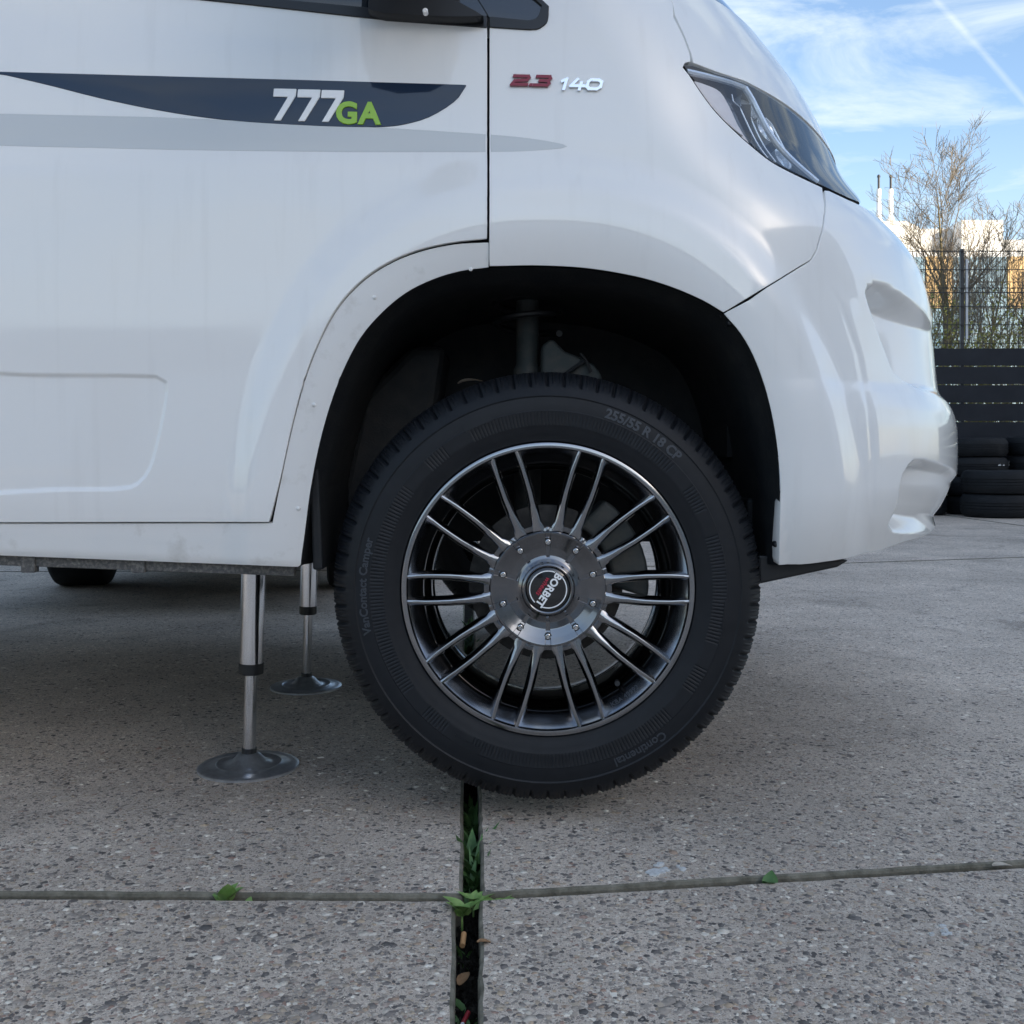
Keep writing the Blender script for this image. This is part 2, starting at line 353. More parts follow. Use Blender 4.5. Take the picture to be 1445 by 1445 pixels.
    hs2 = N('ShaderNodeMath'); hs2.operation = 'MULTIPLY_ADD'; L(fine.outputs['Fac'], hs2.inputs[0]); hs2.inputs[1].default_value = .9; L(hsum.outputs[0], hs2.inputs[2])
    bp = N('ShaderNodeBump'); bp.inputs['Strength'].default_value = .55; bp.inputs['Distance'].default_value = .0022; L(hs2.outputs[0], bp.inputs['Height']); L(bp.outputs[0], b.inputs['Normal'])
aggregate_material()
def pebble_material():
    m = bpy.data.materials.new('pebble'); m.use_nodes = True; MATS['pebble'] = m
    nt = m.node_tree; b = nt.nodes['Principled BSDF']; N, L = nt.nodes.new, nt.links.new
    g = N('ShaderNodeNewGeometry'); r = N('ShaderNodeValToRGB'); e = r.color_ramp.elements
    cols = [(0, (.10, .092, .088)), (.2, (.20, .178, .162)), (.42, (.31, .27, .235)), (.58, (.40, .34, .285)), (.70, (.46, .36, .26)), (.79, (.31, .20, .16)), (.89, (.54, .48, .41)), (1, (.80, .73, .63))]
    e[0].position = 0; e[0].color = (*cols[0][1], 1); e[1].position = 1; e[1].color = (*cols[-1][1], 1)
    for p, c in cols[1:-1]:
        k = e.new(p); k.color = (*c, 1)
    L(g.outputs['Random Per Island'], r.inputs['Fac'])
    n = N('ShaderNodeTexNoise'); n.inputs['Scale'].default_value = 260; n.inputs['Detail'].default_value = 4; L(g.outputs['Position'], n.inputs['Vector'])
    mx = N('ShaderNodeMix'); mx.data_type = 'RGBA'; mx.blend_type = 'OVERLAY'; mx.inputs['Factor'].default_value = .45; L(r.outputs['Color'], mx.inputs['A']); L(n.outputs['Fac'], mx.inputs['B'])
    L(mx.outputs['Result'], b.inputs['Base Color']); b.inputs['Roughness'].default_value = .6; b.inputs['Specular IOR Level'].default_value = .4
pebble_material()

# ---------------------------------------------------------------- ground
g = MB(); g.add([(-400, -300, -.06), (400, -300, -.06), (400, 900, -.06), (-400, 900, -.06)], [(0, 1, 2, 3)])
ground = g.build('ground', 'soil', recalc=False); tag(ground, kind='structure', label='dark soil ground under and around the concrete slabs')
vg = MB(); vg.add([(-400, 12.2, -.02), (400, 12.2, -.02), (400, 900, -.02), (-400, 900, -.02)], [(0, 1, 2, 3)])
verge = vg.build('verge', 'verge', recalc=False); tag(verge, kind='structure', label='rough grass verge beyond the slatted fence')
pav = empty('pavement', (0, 0, 0)); tag(pav, kind='structure', label='yard paved with large exposed aggregate concrete slabs')

def slab(poly):
    rj = random.Random(len(poly) * 31 + int(poly[0][0] * 100)); q = []
    for i, (p0, p1) in enumerate(zip(poly, poly[1:] + poly[:1])):
        L = math.hypot(p1[0] - p0[0], p1[1] - p0[1]); near = min(p0[1], p1[1]) < 2.2 and max(p0[1], p1[1]) > .5 and L < 30
        k = max(1, int(L / .03)) if near and L > .02 else 1
        for j in range(k):
            t = j / k; jj = .0013 if 0 < j else 0
            q.append((p0[0] + (p1[0] - p0[0]) * t + rj.gauss(0, jj * .6), p0[1] + (p1[1] - p0[1]) * t + rj.gauss(0, jj * .6)))
    poly = q
    s = MB(); s.prism(poly, -.10, 0.0, 'z')
    o = s.build('slab', 'aggregate', pav, bevel=.0055, seg=2)
    o.data.materials.append(MATS['concrete_edge'])
    for p in o.data.polygons:
        if p.normal.z < .97: p.material_index = 1
    return o
def lin(p, q, Y): t = (Y - p[1]) / (q[1] - p[1]); return p[0] + (q[0] - p[0]) * t
nl0, nl1 = gpt(641, 1445), gpt(643, 1271); nr0, nr1 = gpt(675, 1445), gpt(676, 1271)
fl0, fl1 = gpt(653, 1252), gpt(655, 905); fr0, fr1 = gpt(680, 1252), gpt(669, 905)
hj_l0, hj_l1 = gpt(0, 1267), gpt(634, 1270); hj_r0, hj_r1 = gpt(682, 1269), gpt(1445, 1223)
hk_l0, hk_l1 = gpt(0, 1259), gpt(655, 1263); hk_r0, hk_r1 = gpt(682, 1261), gpt(1445, 1215)
def ext(p, q, x): t = (x - p[0]) / (q[0] - p[0]); return (x, p[1] + (q[1] - p[1]) * t)
XL, XR = -3.9, 4.6
near_l = slab([(XL, -3.2), (lin(nl0, nl1, -3.2), -3.2), (nl1[0], hj_l1[1]), ext(hj_l0, hj_l1, XL)])
near_r = slab([(lin(nr0, nr1, -3.2), -3.2), (XR, -3.2), ext(hj_r0, hj_r1, XR), (nr1[0], hj_r0[1])])
fj0, fj1 = gpt(1165, 796), gpt(1445, 786)
fslope = (fj1[1] - fj0[1]) / (fj1[0] - fj0[0])
def fj(x, d=0): return (x, fj0[1] + .10 * (x - fj0[0]) + (fslope - .10) * max(0, x - fj0[0]) * .9 + d)
far_l = slab([ext(hk_l0, hk_l1, XL), hk_l1[:1] + (hk_l1[1],), (fl0[0], fl0[1] + .0), (lin(fl0, fl1, 5.6), 5.6), (XL, 5.5)])
far_r = slab([(fr0[0], hk_r0[1]), ext(hk_r0, hk_r1, XR), fj(XR), fj(1.9), (lin(fr0, fr1, 5.65), 5.65)])
slab([(lin(fr0, fr1, 5.68) , 5.68), fj(1.9, .03), fj(XR, .03), (XR, 12.15), (-.42, 12.15)])
slab([(XL, 5.53), (lin(fl0, fl1, 5.63), 5.63), (-.46, 12.15), (XL, 12.15)])
slab([(XR + .03, -3.2), (9.6, -3.2), (9.6, 7.2), (XR + .03, 6.9)])
slab([(XR + .03, 6.93), (9.6, 7.23), (9.6, 12.15), (XR + .03, 12.15)])
slab([(-9.5, -3.2), (XL - .03, -3.2), (XL - .03, 1.46), (-9.5, 1.5)])
slab([(-9.5, 1.53), (XL - .03, 1.49), (XL - .03, 12.15), (-9.5, 12.15)])
slab([(-9.5, -11.9), (9.6, -11.9), (9.6, -3.23), (-9.5, -3.23)])
slab([(-40, -44.9), (19.9, -44.9), (19.9, -11.93), (-40, -11.93)])
slab([(-40, -11.9), (-9.53, -11.9), (-9.53, 12.15), (-40, 12.15)])
slab([(9.63, -11.9), (19.9, -11.9), (19.9, 12.15), (9.63, 12.15)])
# mortar fill in the cross joint
def jstrip(p, q, r, s_, z):
    n = 60; v, f = [], []
    for i in range(n + 1):
        t = i / n
        for k, (a, b) in enumerate(((p, q), (r, s_))):
            v.append((a[0] + (b[0] - a[0]) * t, a[1] + (b[1] - a[1]) * t, z + rnd.uniform(-.003, .003)))
    for i in range(n): f.append((2 * i, 2 * i + 2, 2 * i + 3, 2 * i + 1))
    return obj('joint_filler', v, f, 'joint_fill', pav)
jstrip(ext(hj_l0, hj_l1, XL), (nl1[0] + .005, hj_l1[1] - .004), ext(hk_l0, hk_l1, XL), (fl0[0], hk_l1[1] + .006), -.011)
jstrip((nr1[0] + .06, hj_r0[1] + .004), ext(hj_r0, hj_r1, XR), (nr1[0] + .06, hk_r0[1] + .01), ext(hk_r0, hk_r1, XR), -.016)

# real pebbles standing slightly proud in the near slabs
ico = None
def pebbles(parent, region, count, seed):
    r = np.random.default_rng(seed)
    bm = bmesh.new(); bmesh.ops.create_icosphere(bm, subdivisions=1, radius=1); bm.verts.ensure_lookup_table()
    bv = np.array([v.co for v in bm.verts]); bf = np.array([[v.index for v in f.verts] for f in bm.faces]); bm.free()
    keep = bv[:, 2] > -.2
    V, F = [], []
    n = 0
    while n < count:
        Y = .95 / (1 - r.random() * .58); x = r.uniform(-.62, .62) * Y
        if not region(x, Y): continue
        a = min(.0115, .0027 + r.gamma(1.6, .0013)); b_ = a * r.uniform(.55, .95); c = a * r.uniform(.25, .4)
        th = r.uniform(0, np.pi); co, si = np.cos(th), np.sin(th)
        jit = 1 + r.uniform(-.16, .16, len(bv))
        p = bv * jit[:, None] * [a, b_, c]
        P = np.stack([p[:, 0] * co - p[:, 1] * si + x, p[:, 0] * si + p[:, 1] * co + Y, p[:, 2] + c * r.uniform(-.75, -.35)], 1)
        V.append(P); F.append(bf + n * len(bv)); n += 1
    V = np.concatenate(V); F = np.concatenate(F)
    me = mesh('pebbles', V, F, smooth=True); o = link('pebbles', me, 'pebble', parent); o['kind'] = 'stuff'
    return o
def below(p, q, x): return p[1] + (q[1] - p[1]) * (x - p[0]) / (q[0] - p[0])
pebbles(near_l, lambda x, Y: x < lin(nl0, nl1, Y) - .012 and Y < below(hj_l0, hj_l1, x) - .012, 7000, 1)
pebbles(near_r, lambda x, Y: x > lin(nr0, nr1, Y) + .012 and Y < below(hj_r0, hj_r1, x) - .012, 7000, 2)
pebbles(far_l, lambda x, Y: x < lin(fl0, fl1, Y) - .012 and Y > below(hk_l0, hk_l1, x) + .012, 4500, 3)
pebbles(far_r, lambda x, Y: x > lin(fr0, fr1, Y) + .012 and Y > below(hk_r0, hk_r1, x) + .012, 4500, 4)
# dried white splashes
def splash(px, py, w, d, parent, seed):
    r = random.Random(seed); gx, gy = gpt(px, py); m = MB()
    for k in range(7):
        cx, cy = gx + r.gauss(0, w * .4), gy + r.gauss(0, d * .45); rr = r.uniform(.25, .6) * w * (1 if k == 0 else .45)
        pts = [(cx + rr * r.uniform(.55, 1.1) * math.cos(t * math.pi / 6), cy + rr * .8 * r.uniform(.5, 1.1) * math.sin(t * math.pi / 6)) for t in range(12)]
        m.prism(pts, -.001, .0022 + k * .0002, 'z')
    m.build('paint_splash', 'splash_white', parent)
splash(935, 1227, .030, .026, far_r, 5); splash(1335, 1317, .020, .016, near_r, 8)

# ---------------------------------------------------------------- motorhome: one continuous body surface f(u, z)
YB, HALF = 1.70, 1.02
YC = YB + HALF
van = empty('motorhome', (.06, 1.9, 0), 'white motorhome with its front lifted on steel jacks, wheel hanging free', 'motorhome')
def sstep(t): t = np.clip(t, 0, 1); return t * t * (3 - 2 * t)
def Y0(z):
    z = np.asarray(z, float)
    return YB + .030 * (np.clip(z - 1.0, 0, 2) / .5) ** 2 + .022 * (np.clip(.62 - z, 0, 1) / .25) ** 2
SIL = [(560, -430), (700, -250), (820, -105), (925, 0), (962, 24), (1000, 48), (1060, 90), (1100, 128), (1140, 173), (1170, 221), (1196, 274), (1208, 292), (1243, 327), (1284, 365),
       (1301, 392), (1314, 438), (1321, 480), (1325, 525), (1329, 555), (1339, 570), (1348, 590), (1351.5, 612), (1352, 640), (1350, 680), (1338, 712), (1320, 745), (1308, 770), (1300, 800), (1290, 840)]
def Lz(z): return .60 + 0 * np.asarray(z)
U1 = 1.25                                          # u runs <0 along the side, 0..U1 round the corner to the centre line
TT = np.linspace(0, math.pi / 2, 400)
def solve_front():
    zs, fs, us = [], [], []
    for px, py in SIL:
        Ys = 1.95; 
        for it in range(12):
            z = CAMZ - (py - HY) * Ys / FPX; y0 = float(Y0(z)); b = YC - y0; L = float(Lz(z))
            Yt = YC - b * np.cos(TT)
            lo, hi = -1.5, 2.5
            for k in range(50):
                mid = (lo + hi) / 2
                mx = ((mid - L + L * np.sin(TT)) / Yt).max() * FPX + CX
                if mx < px: lo = mid
                else: hi = mid
            i = ((mid - L + L * np.sin(TT)) / Yt).argmax(); Ys = Yt[i]
        zs.append(z); fs.append(mid); us.append(TT[i] / (math.pi / 2) * U1)
    o = np.argsort(zs); return np.array(zs)[o], np.array(fs)[o], np.array(us)[o]
FZ, FF, FU = solve_front()
def pchip(x, xp, yp):
    x = np.asarray(x, float); h = np.diff(xp); d = np.diff(yp) / h; m = np.zeros(len(xp))
    m[0], m[-1] = d[0], d[-1]
    for i in range(1, len(xp) - 1):
        m[i] = 0 if d[i - 1] * d[i] <= 0 else 2 * d[i - 1] * d[i] / (d[i - 1] + d[i])
    xc = np.clip(x, xp[0], xp[-1]); i = np.clip(np.searchsorted(xp, xc) - 1, 0, len(h) - 1); t = (xc - xp[i]) / h[i]
    return (2 * t**3 - 3 * t**2 + 1) * yp[i] + (t**3 - 2 * t**2 + t) * h[i] * m[i] + (-2 * t**3 + 3 * t**2) * yp[i + 1] + (t**3 - t**2) * h[i] * m[i + 1]
def base(u, z):
    u = np.asarray(u, float); z = np.asarray(z, float)
    y0 = Y0(z); b = YC - y0; L = Lz(z); F = pchip(z, FZ, FF); xs = F - L
    t = np.clip(u / U1, 0, 1.0) * (math.pi / 2)
    x = xs + np.where(u < 0, u, L * np.sin(t)); Y = np.where(u < 0, y0, YC - b * np.cos(t))
    return np.stack([x, Y, z], -1)
def proj(P): return CX + P[..., 0] / P[..., 1] * FPX, HY - (P[..., 2] - CAMZ) / P[..., 1] * FPX
def poly_sd(px, py, poly):                          # signed distance, positive inside
    px = np.asarray(px, float); py = np.asarray(py, float); d = np.full(px.shape, 1e9); ins = np.zeros(px.shape, bool)
    n = len(poly)
    for i in range(n):
        (x0, y0), (x1, y1) = poly[i], poly[(i + 1) % n]
        ex, ey = x1 - x0, y1 - y0; t = np.clip(((px - x0) * ex + (py - y0) * ey) / (ex * ex + ey * ey + 1e-12), 0, 1)
        d = np.minimum(d, np.hypot(px - x0 - t * ex, py - y0 - t * ey))
        c = ((y0 > py) != (y1 > py)) & (px < (x1 - x0) * (py - y0) / ((y1 - y0) if abs(y1 - y0) > 1e-9 else 1e-9) + x0)
        ins ^= c
    return np.where(ins, d, -d)
def smooth_poly(pts, step, closed=False, rad=True):
    """resample a polyline (Catmull-Rom through the points)"""
    P = np.array(pts, float); n = len(P); out = []
    rng = range(n if closed else n - 1)
    for i in rng:
        p0 = P[(i - 1) % n] if closed or i > 0 else 2 * P[0] - P[1]
        p1, p2 = P[i], P[(i + 1) % n]
        p3 = P[(i + 2) % n] if closed or i < n - 2 else 2 * P[-1] - P[-2]
        k = max(1, int(np.hypot(*(p2 - p1)[:2]) / step))
        for j in range(k):
            t = j / k
            out.append(.5 * (2 * p1 + (p2 - p0) * t + (2 * p0 - 5 * p1 + 4 * p2 - p3) * t**2 + (3 * p1 - p0 - 3 * p2 + p3) * t**3))
    if not closed: out.append(P[-1])
    return [tuple(p) for p in out]
EMB = smooth_poly([(-260, 530), (60, 530), (222, 532), (236, 540), (237, 552), (231, 590), (222, 630), (213, 660), (196, 682), (170, 689), (100, 690), (-260, 689)], 11, True)
REC1 = [(1222, 412), (1225, 403), (1236, 399), (1252, 403), (1284, 422), (1314, 447), (1345, 468), (1420, 490), (1420, 610), (1341, 571), (1318, 556), (1292, 546), (1274, 536), (1262, 524), (1250, 494), (1236, 455)]
REC1 = smooth_poly(REC1, 11, True)
REC2 = [(1283, 656), (1290, 649), (1305, 649), (1342, 660), (1353, 670), (1420, 690), (1400, 745), (1320, 744), (1314, 750), (1285, 753), (1262, 751), (1255, 744), (1258, 728), (1268, 695), (1276, 668)]
REC2 = smooth_poly(REC2, 11, True)
def near_sd(px, py, poly):                          # poly_sd, skipped far from the outline
    P = np.array(poly); x0, y0 = P.min(0) - 45; x1, y1 = P.max(0) + 45
    px, py = np.broadcast_arrays(np.asarray(px, float), np.asarray(py, float)); out = np.full(px.shape, -60.0)
    m = (px > x0) & (px < x1) & (py > y0) & (py < y1)
    if m.any(): out[m] = poly_sd(px[m], py[m], poly)
    return out
def disp(px, py):
    dx = np.abs(px - 770); dy = np.clip(828 - py, 0, None)
    r = ((dx / 460) ** 2.3 + (dy / 617) ** 2.3) ** (1 / 2.3)
    w = .105
    d = .018 * sstep((1.0 - r) / w)
    rr = ((dx / 340) ** 2.3 + (dy / 450) ** 2.3) ** (1 / 2.3)
    d = d - .016 * np.clip((1.17 - rr) / .17, 0, 1.0) ** 2
    # soft shoulder below the grey stripe
    d = d + .007 * sstep((py - 196) / 55) * (1 - sstep((px - 640) / 200))
    d = d - .0040 * sstep(near_sd(px, py, EMB) / 7 + .5)
    s1 = near_sd(px, py, REC1); d = d - .052 * sstep(s1 / (22 - 10 * sstep((py - 440) / 70)) + .10) * (1 - .90 * sstep((px - 1262) / 66))
    s2 = near_sd(px, py, REC2); dome = np.clip(1 - ((px - 1262) / 19) ** 2 - ((py - 708) / 40) ** 2, 0, 1)
    d = d + sstep(s2 / 15 + .1) * (-.052 * (1 - .80 * sstep((px - 1262) / 84)) + .050 * np.sqrt(dome))
    # thin crease line on the bumper corner
    cl = np.interp(py, [330, 380, 430, 500, 580, 650, 745], [1120, 1158, 1187, 1211, 1227, 1232, 1231])
    d = d - .0013 * np.exp(-((px - cl) / 5.0) ** 2) * sstep((py - 380) / 90) * (1 - sstep((py - 690) / 50)) - .002 * sstep((px - cl) / 30) * sstep((py - 380) / 60) * (1 - sstep((px - 1250) / 60))
    return d
def surf(u, z, off=0.0):
    u = np.asarray(u, float); z = np.asarray(z, float); e = 2e-3
    P = base(u, z); Pu = base(u + e, z) - base(u - e, z); Pz = base(u, z + e) - base(u, z - e)
    n = np.cross(Pu, Pz); n /= np.linalg.norm(n, axis=-1, keepdims=True) + 1e-12
    px, py = proj(P); us = np.interp(z, FZ, FU); Ps = base(us, z); sx, _ = proj(Ps)
    px = np.where(u > us, 2 * sx - px, px)
    return P + n * (disp(px, py) + off)[..., None]
def normals(u, z, off=0.0):
    e = 1.2e-3
    n = np.cross(surf(u + e, z, off) - surf(u - e, z, off), surf(u, z + e, off) - surf(u, z - e, off))
    return n / (np.linalg.norm(n, axis=-1, keepdims=True) + 1e-12)
def inv(pts):
    """pixels -> (u, z) on the body surface"""
    pts = np.array(pts, float); gu, gz = np.meshgrid(np.linspace(-2.2, U1 * .8, 260), np.linspace(.36, 1.95, 160)); gu = gu.ravel(); gz = gz.ravel()
    us = np.interp(gz, FZ, FU); ok = gu <= us + .01; gu, gz = gu[ok], gz[ok]
    X, Z = proj(base(gu, gz)); u = np.empty(len(pts)); z = np.empty(len(pts))
    for i, (a, b) in enumerate(pts):
        k = np.argmin((X - a) ** 2 + (Z - b) ** 2); u[i], z[i] = gu[k], gz[k]
    e = 1e-4
    best = np.full(len(pts), 1e18); bu, bz = u.copy(), z.copy()
    for it in range(14):
        p = np.stack(proj(surf(u, z)), -1); r = pts - p; er = (r ** 2).sum(-1); m = er < best; best[m] = er[m]; bu[m] = u[m]; bz[m] = z[m]
        ju = (np.stack(proj(surf(u + e, z)), -1) - p) / e; jz = (np.stack(proj(surf(u, z + e)), -1) - p) / e
        det = ju[:, 0] * jz[:, 1] - ju[:, 1] * jz[:, 0]; det = np.where(np.abs(det) < 1e4, np.sign(det + 1e-9) * 1e4, det)
        du = (r[:, 0] * jz[:, 1] - r[:, 1] * jz[:, 0]) / det; dz = (ju[:, 0] * r[:, 1] - ju[:, 1] * r[:, 0]) / det
        u = u + np.clip(du, -.03, .03) * .8; z = z + np.clip(dz, -.03, .03) * .8
    return [(float(a), float(b)) for a, b in zip(bu, bz)]
def dens(pts, step=12, closed=False):
    out = []; n = len(pts)
    for i in range(n if closed else n - 1):
        a, b = np.array(pts[i], float), np.array(pts[(i + 1) % n], float); k = max(1, int(np.hypot(*(b - a)) / step))
        out += [tuple(a + (b - a) * j / k) for j in range(k)]
    if not closed: out.append(tuple(pts[-1]))
    return out
def resample(pts, h):
    out = []
    n = len(pts)
    for i in range(n):
        a, b = np.array(pts[i]), np.array(pts[(i + 1) % n]); k = max(1, int(np.hypot(*(b - a)) / h))
        for j in range(k): out.append(tuple(a + (b - a) * j / k))
    return out
def panel(name, poly, m, parent, h=.010, off=0.0, fine=None, rim=.014, mirror=False, norim=None, fnz=None):
    """fill the (u, z) outline with triangles lying on the body surface; turned-in rim all round"""
    O = np.array(resample(poly, min(h, .008))); n = len(O)
    u0, z0 = O.min(0); u1, z1 = O.max(0)
    def grid(h, a0, a1, b0, b1):
        gu, gz = np.meshgrid(np.arange(a0, a1, h), np.arange(b0, b1, h * .866)); gu = gu + (np.arange(gu.shape[0]) % 2)[:, None] * h * .5
        return np.stack([gu.ravel(), gz.ravel()], -1)
    G = grid(h, u0, u1, z0, z1); sd = poly_sd(G[:, 0], G[:, 1], [tuple(p) for p in poly]); G = G[sd > h * .55]
    for (a0, a1, b0, b1, hf) in (fine or []):
        G = G[~((G[:, 0] > a0) & (G[:, 0] < a1) & (G[:, 1] > b0) & (G[:, 1] < b1))]
        g2 = grid(hf, a0, a1, b0, b1); s2 = poly_sd(g2[:, 0], g2[:, 1], [tuple(p) for p in poly]); G = np.concatenate([G, g2[s2 > hf * .55]])
    pts = [Vector(p) for p in O] + [Vector(p) for p in G]
    vs, es, fs, ov, oe, of = delaunay_2d_cdt(pts, [], [list(range(n))], 1, 1e-7)
    A = np.array([tuple(v) for v in vs]); u, z = A[:, 0], A[:, 1]
    S = surf(u, z, off); N = normals(u, z, off)
    if fnz is not None: S = fnz(S, u, z)
    F = [list(f) for f in fs]
    # consistent winding (outwards)
    T = np.array([f[:3] for f in F]); dt = np.einsum('ij,ij->i', np.cross(S[T[:, 1]] - S[T[:, 0]], S[T[:, 2]] - S[T[:, 0]]), N[T[:, 0]])
    F = [f if d_ >= 0 else f[::-1] for f, d_ in zip(F, dt)]
    V = [tuple(p) for p in S]; NN = [tuple(q) for q in N]
    cnt = {}
    for f in F:
        for i in range(len(f)):
            a, b = f[i], f[(i + 1) % len(f)]; cnt[(a, b)] = 1
    bed = [(a, b) for (a, b) in cnt if (b, a) not in cnt]
    if norim: bed = [(a, b) for (a, b) in bed if not (norim(u[a], z[a]) and norim(u[b], z[b]))]
    if rim:
        outd = {}
        for a, b in bed:
            t = S[b] - S[a]; o_ = np.cross(t, N[a]); o_ /= np.linalg.norm(o_) + 1e-12
            for k in (a, b): outd[k] = outd.get(k, 0) + o_
        idx = {}
        for k, o_ in outd.items():
            o_ = o_ / (np.linalg.norm(o_) + 1e-12); i0 = len(V)
            p1 = S[k] + o_ * .0009 - N[k] * .0009; p2 = S[k] + o_ * .0009 - N[k] * rim
            V += [tuple(p1), tuple(p2)]; NN += [tuple((o_ + N[k] * .5) / np.linalg.norm(o_ + N[k] * .5)), tuple(o_)]; idx[k] = i0
        for a, b in bed:
            ia, ib = idx[a], idx[b]; F.append([b, a, ia, ib]); F.append([ib, ia, ia + 1, ib + 1])
    if mirror:
        k = len(V); V += [(x, 2 * YC - y, w) for x, y, w in V]; NN += [(a, -b, c) for a, b, c in NN]; F += [[i + k for i in f][::-1] for f in F]
    return obj(name, V, F, m, parent, smooth=True, normals=NN)

# ---- outlines, in photo pixels turned into body coordinates
ARCH_GAP = [(689, 341), (640, 345), (590, 356), (545, 375), (507, 402), (474, 440), (448, 490), (428, 545), (411, 610), (397, 675), (386, 737)]
ARCH_IN = [(689, 376), (650, 381), (610, 393), (572, 412), (538, 440), (508, 475), (484, 520), (465, 570), (449, 628), (437, 690), (429, 750), (423, 798)]
door_px = [(-205, 737), (-205, -58)] + [(0, -35), (345, 3), (560, 26), (686.5, 36)] + [(686.5, 336)] + smooth_poly([(686.5, 336)] + [(x - 1.5, y - 4) for x, y in ARCH_GAP[1:-1]] + [(379, 736)], 10)[1:] + [(200, 736)]
def px_box(x0_, x1_, y0_, y1_, hf):
    q = np.array(inv([(x0_, y0_), (x1_, y0_), (x0_, y1_), (x1_, y1_)])); return (q[:, 0].min(), q[:, 0].max(), q[:, 1].min(), q[:, 1].max(), hf)
door = panel('door', inv(dens(door_px, 14, True)), 'white_paint', van, h=.009, rim=.02, fine=[px_box(150, 252, 518, 702, .0028), px_box(-200, 150, 519, 543, .0035), px_box(-200, 150, 676, 702, .0035)])
door['label'] = 'white cab door with dark swoosh sticker and recessed lower panel'
FEN_ARCH = smooth_poly([(691.5, 375), (760, 374), (830, 378), (900, 390), (950, 405), (992, 423), (1021, 440)], 10)
FEN_SEAM = [(1021, 440), (1082, 403), (1143, 366), (1151, 352), (1160, 318), (1163, 292), (1161, 268)]
LAMP_LOW = smooth_poly([(963, 93), (972, 104), (988, 128), (1010, 157), (1040, 187), (1070, 213), (1090, 228), (1120, 244), (1160, 263), (1198, 281)], 9)
i1160 = min(range(len(LAMP_LOW)), key=lambda i: abs(LAMP_LOW[i][0] - 1160))
fen_vis = FEN_ARCH + FEN_SEAM[1:-1] + [(x, y + 2) for x, y in LAMP_LOW[:i1160 + 1][::-1]] + [(966, 88), (974, 86), (973, 76), (964, 52), (950, 24)]
fen_uz = inv(dens(fen_vis))
useam, zseam = fen_uz[-1]
TOPZ = 1.93
def A_of(z): return -.02 + (z - 1.40) * -.62        # u of the windscreen edge, rising rearwards
fen_uz += [(useam + .03, zseam + .03), (useam + .02, 1.47)]
fen_top = inv([(775, 20), (772, 33), (762, 41), (748, 43), (720, 41)] + [(691.5, y) for y in np.arange(39.5, 372, 12)])
fen_uz += [(fen_top[0][0] + .12, 1.49), (fen_top[0][0] + .0, 1.48)] + fen_top
fender = panel('fender', fen_uz, 'white_paint', van, h=.009, rim=.02)
# hood
hood_px = dens([(953, 21), (967, 51), (976, 75), (979, 88), (1010, 100), (1050, 113), (1064, 120)]); hood_vis = inv(hood_px)
zs_h = hood_vis[-1][1]; us_h = hood_vis[-1][0]
hood_uz = [(useam + .034, zseam + .032), ] + hood_vis + [(us_h + .12, zs_h - .012), (us_h + .32, zs_h - .035), (U1, zs_h - .03), (U1, 1.46), (useam + .026, 1.46)]
hood = panel('hood', hood_uz, 'white_paint', van, h=.014, rim=.02, mirror=True, norim=lambda u, z: u > U1 - .003)
# bumper
BMP_ARCH = smooth_poly([(1022.6, 442.8), (1046, 470), (1064, 502), (1080, 545), (1092, 595), (1099, 645), (1102, 700), (1101, 750), (1100, 797)], 10)
bm_vis_top = [(1164.5, 269)] + [(x, y + 2) for x, y in LAMP_LOW[i1160 + 1:]]
bm_seam = FEN_SEAM[1:-1][::-1]
bt = inv(bm_vis_top); bs = inv(dens([(x + 2.6, y + 2.4) for x, y in bm_seam])); ba = inv(BMP_ARCH)
bb = inv([(1130, 796), (1165, 792), (1200, 786), (1240, 777), (1275, 764)])
zl = bt[-1][1]; ul = bt[-1][0]
bump_uz = ba + bb + [(bb[-1][0] + .25, .475), (U1, .47), (U1, zl + .03), (ul + .22, zl + .02), (ul + .10, zl)] + bt[::-1] + bs + []
r1 = inv([(1215, 395), (1300, 395), (1215, 560), (1300, 560)]); r2 = inv([(1248, 640), (1248, 760)])
ulo = min(p[0] for p in r1); 
bumper = panel('bumper', bump_uz, 'white_paint', van, h=.010, rim=.03, mirror=True, norim=lambda u, z: u > U1 - .003,
               fine=[(ulo - .02, ulo + .58, .43, .92, .0033)])
bumper['label'] = 'white front bumper with two scooped pockets'
# sill and rear arch strip, set a little further in than the door
SILL_Z0 = .425
sill_px = [(-205, 741), (378, 740)] + smooth_poly([(384, 739.5)] + ARCH_GAP[1:-1][::-1] + [(689, 342)], 10) + smooth_poly(ARCH_IN, 10) + [(418, 801), (-205, 777)]
def sill_shape(S, u, z):
    px, py = proj(S); line = 752 + (px / 415) * 17
    t = np.clip((py - line) / 6, 0, 1); S = S.copy()
    S[:, 1] -= .006 * sstep(t) * np.clip((440 - px) / 30, 0, 1)
    b = np.clip((py - (line + 14)) / 26, 0, 1); S[:, 1] += .030 * b ** 2.2 * np.clip((440 - px) / 20, 0, 1)
    return S
sill = panel('sill', inv(dens(sill_px, 14, True)), 'sill_paint', van, h=.007, off=-.005, rim=.03, fnz=sill_shape)
sill['label'] = 'white painted sill and wheel arch strip with road grime'
# rubbery dark flange under the sill
fl = MB(); k0 = wpt(-205, 790, 1.735); k1 = wpt(415, 813, 1.735); k2 = wpt(418, 797, 1.735); k3 = wpt(-205, 770, 1.735)
fl.prism([(k0.x, k0.z), (k1.x, k1.z), (k2.x, k2.z + .01), (k3.x, k3.z + .01)], 1.732, 1.752)
for px in (40, 195): 
    q = wpt(px, 798, 1.73); fl.box((q.x - .012, 1.727, q.z - .012), (q.x + .012, 1.745, q.z + .02))
fl.build('sill_flange', 'underseal', van, bevel=.002)
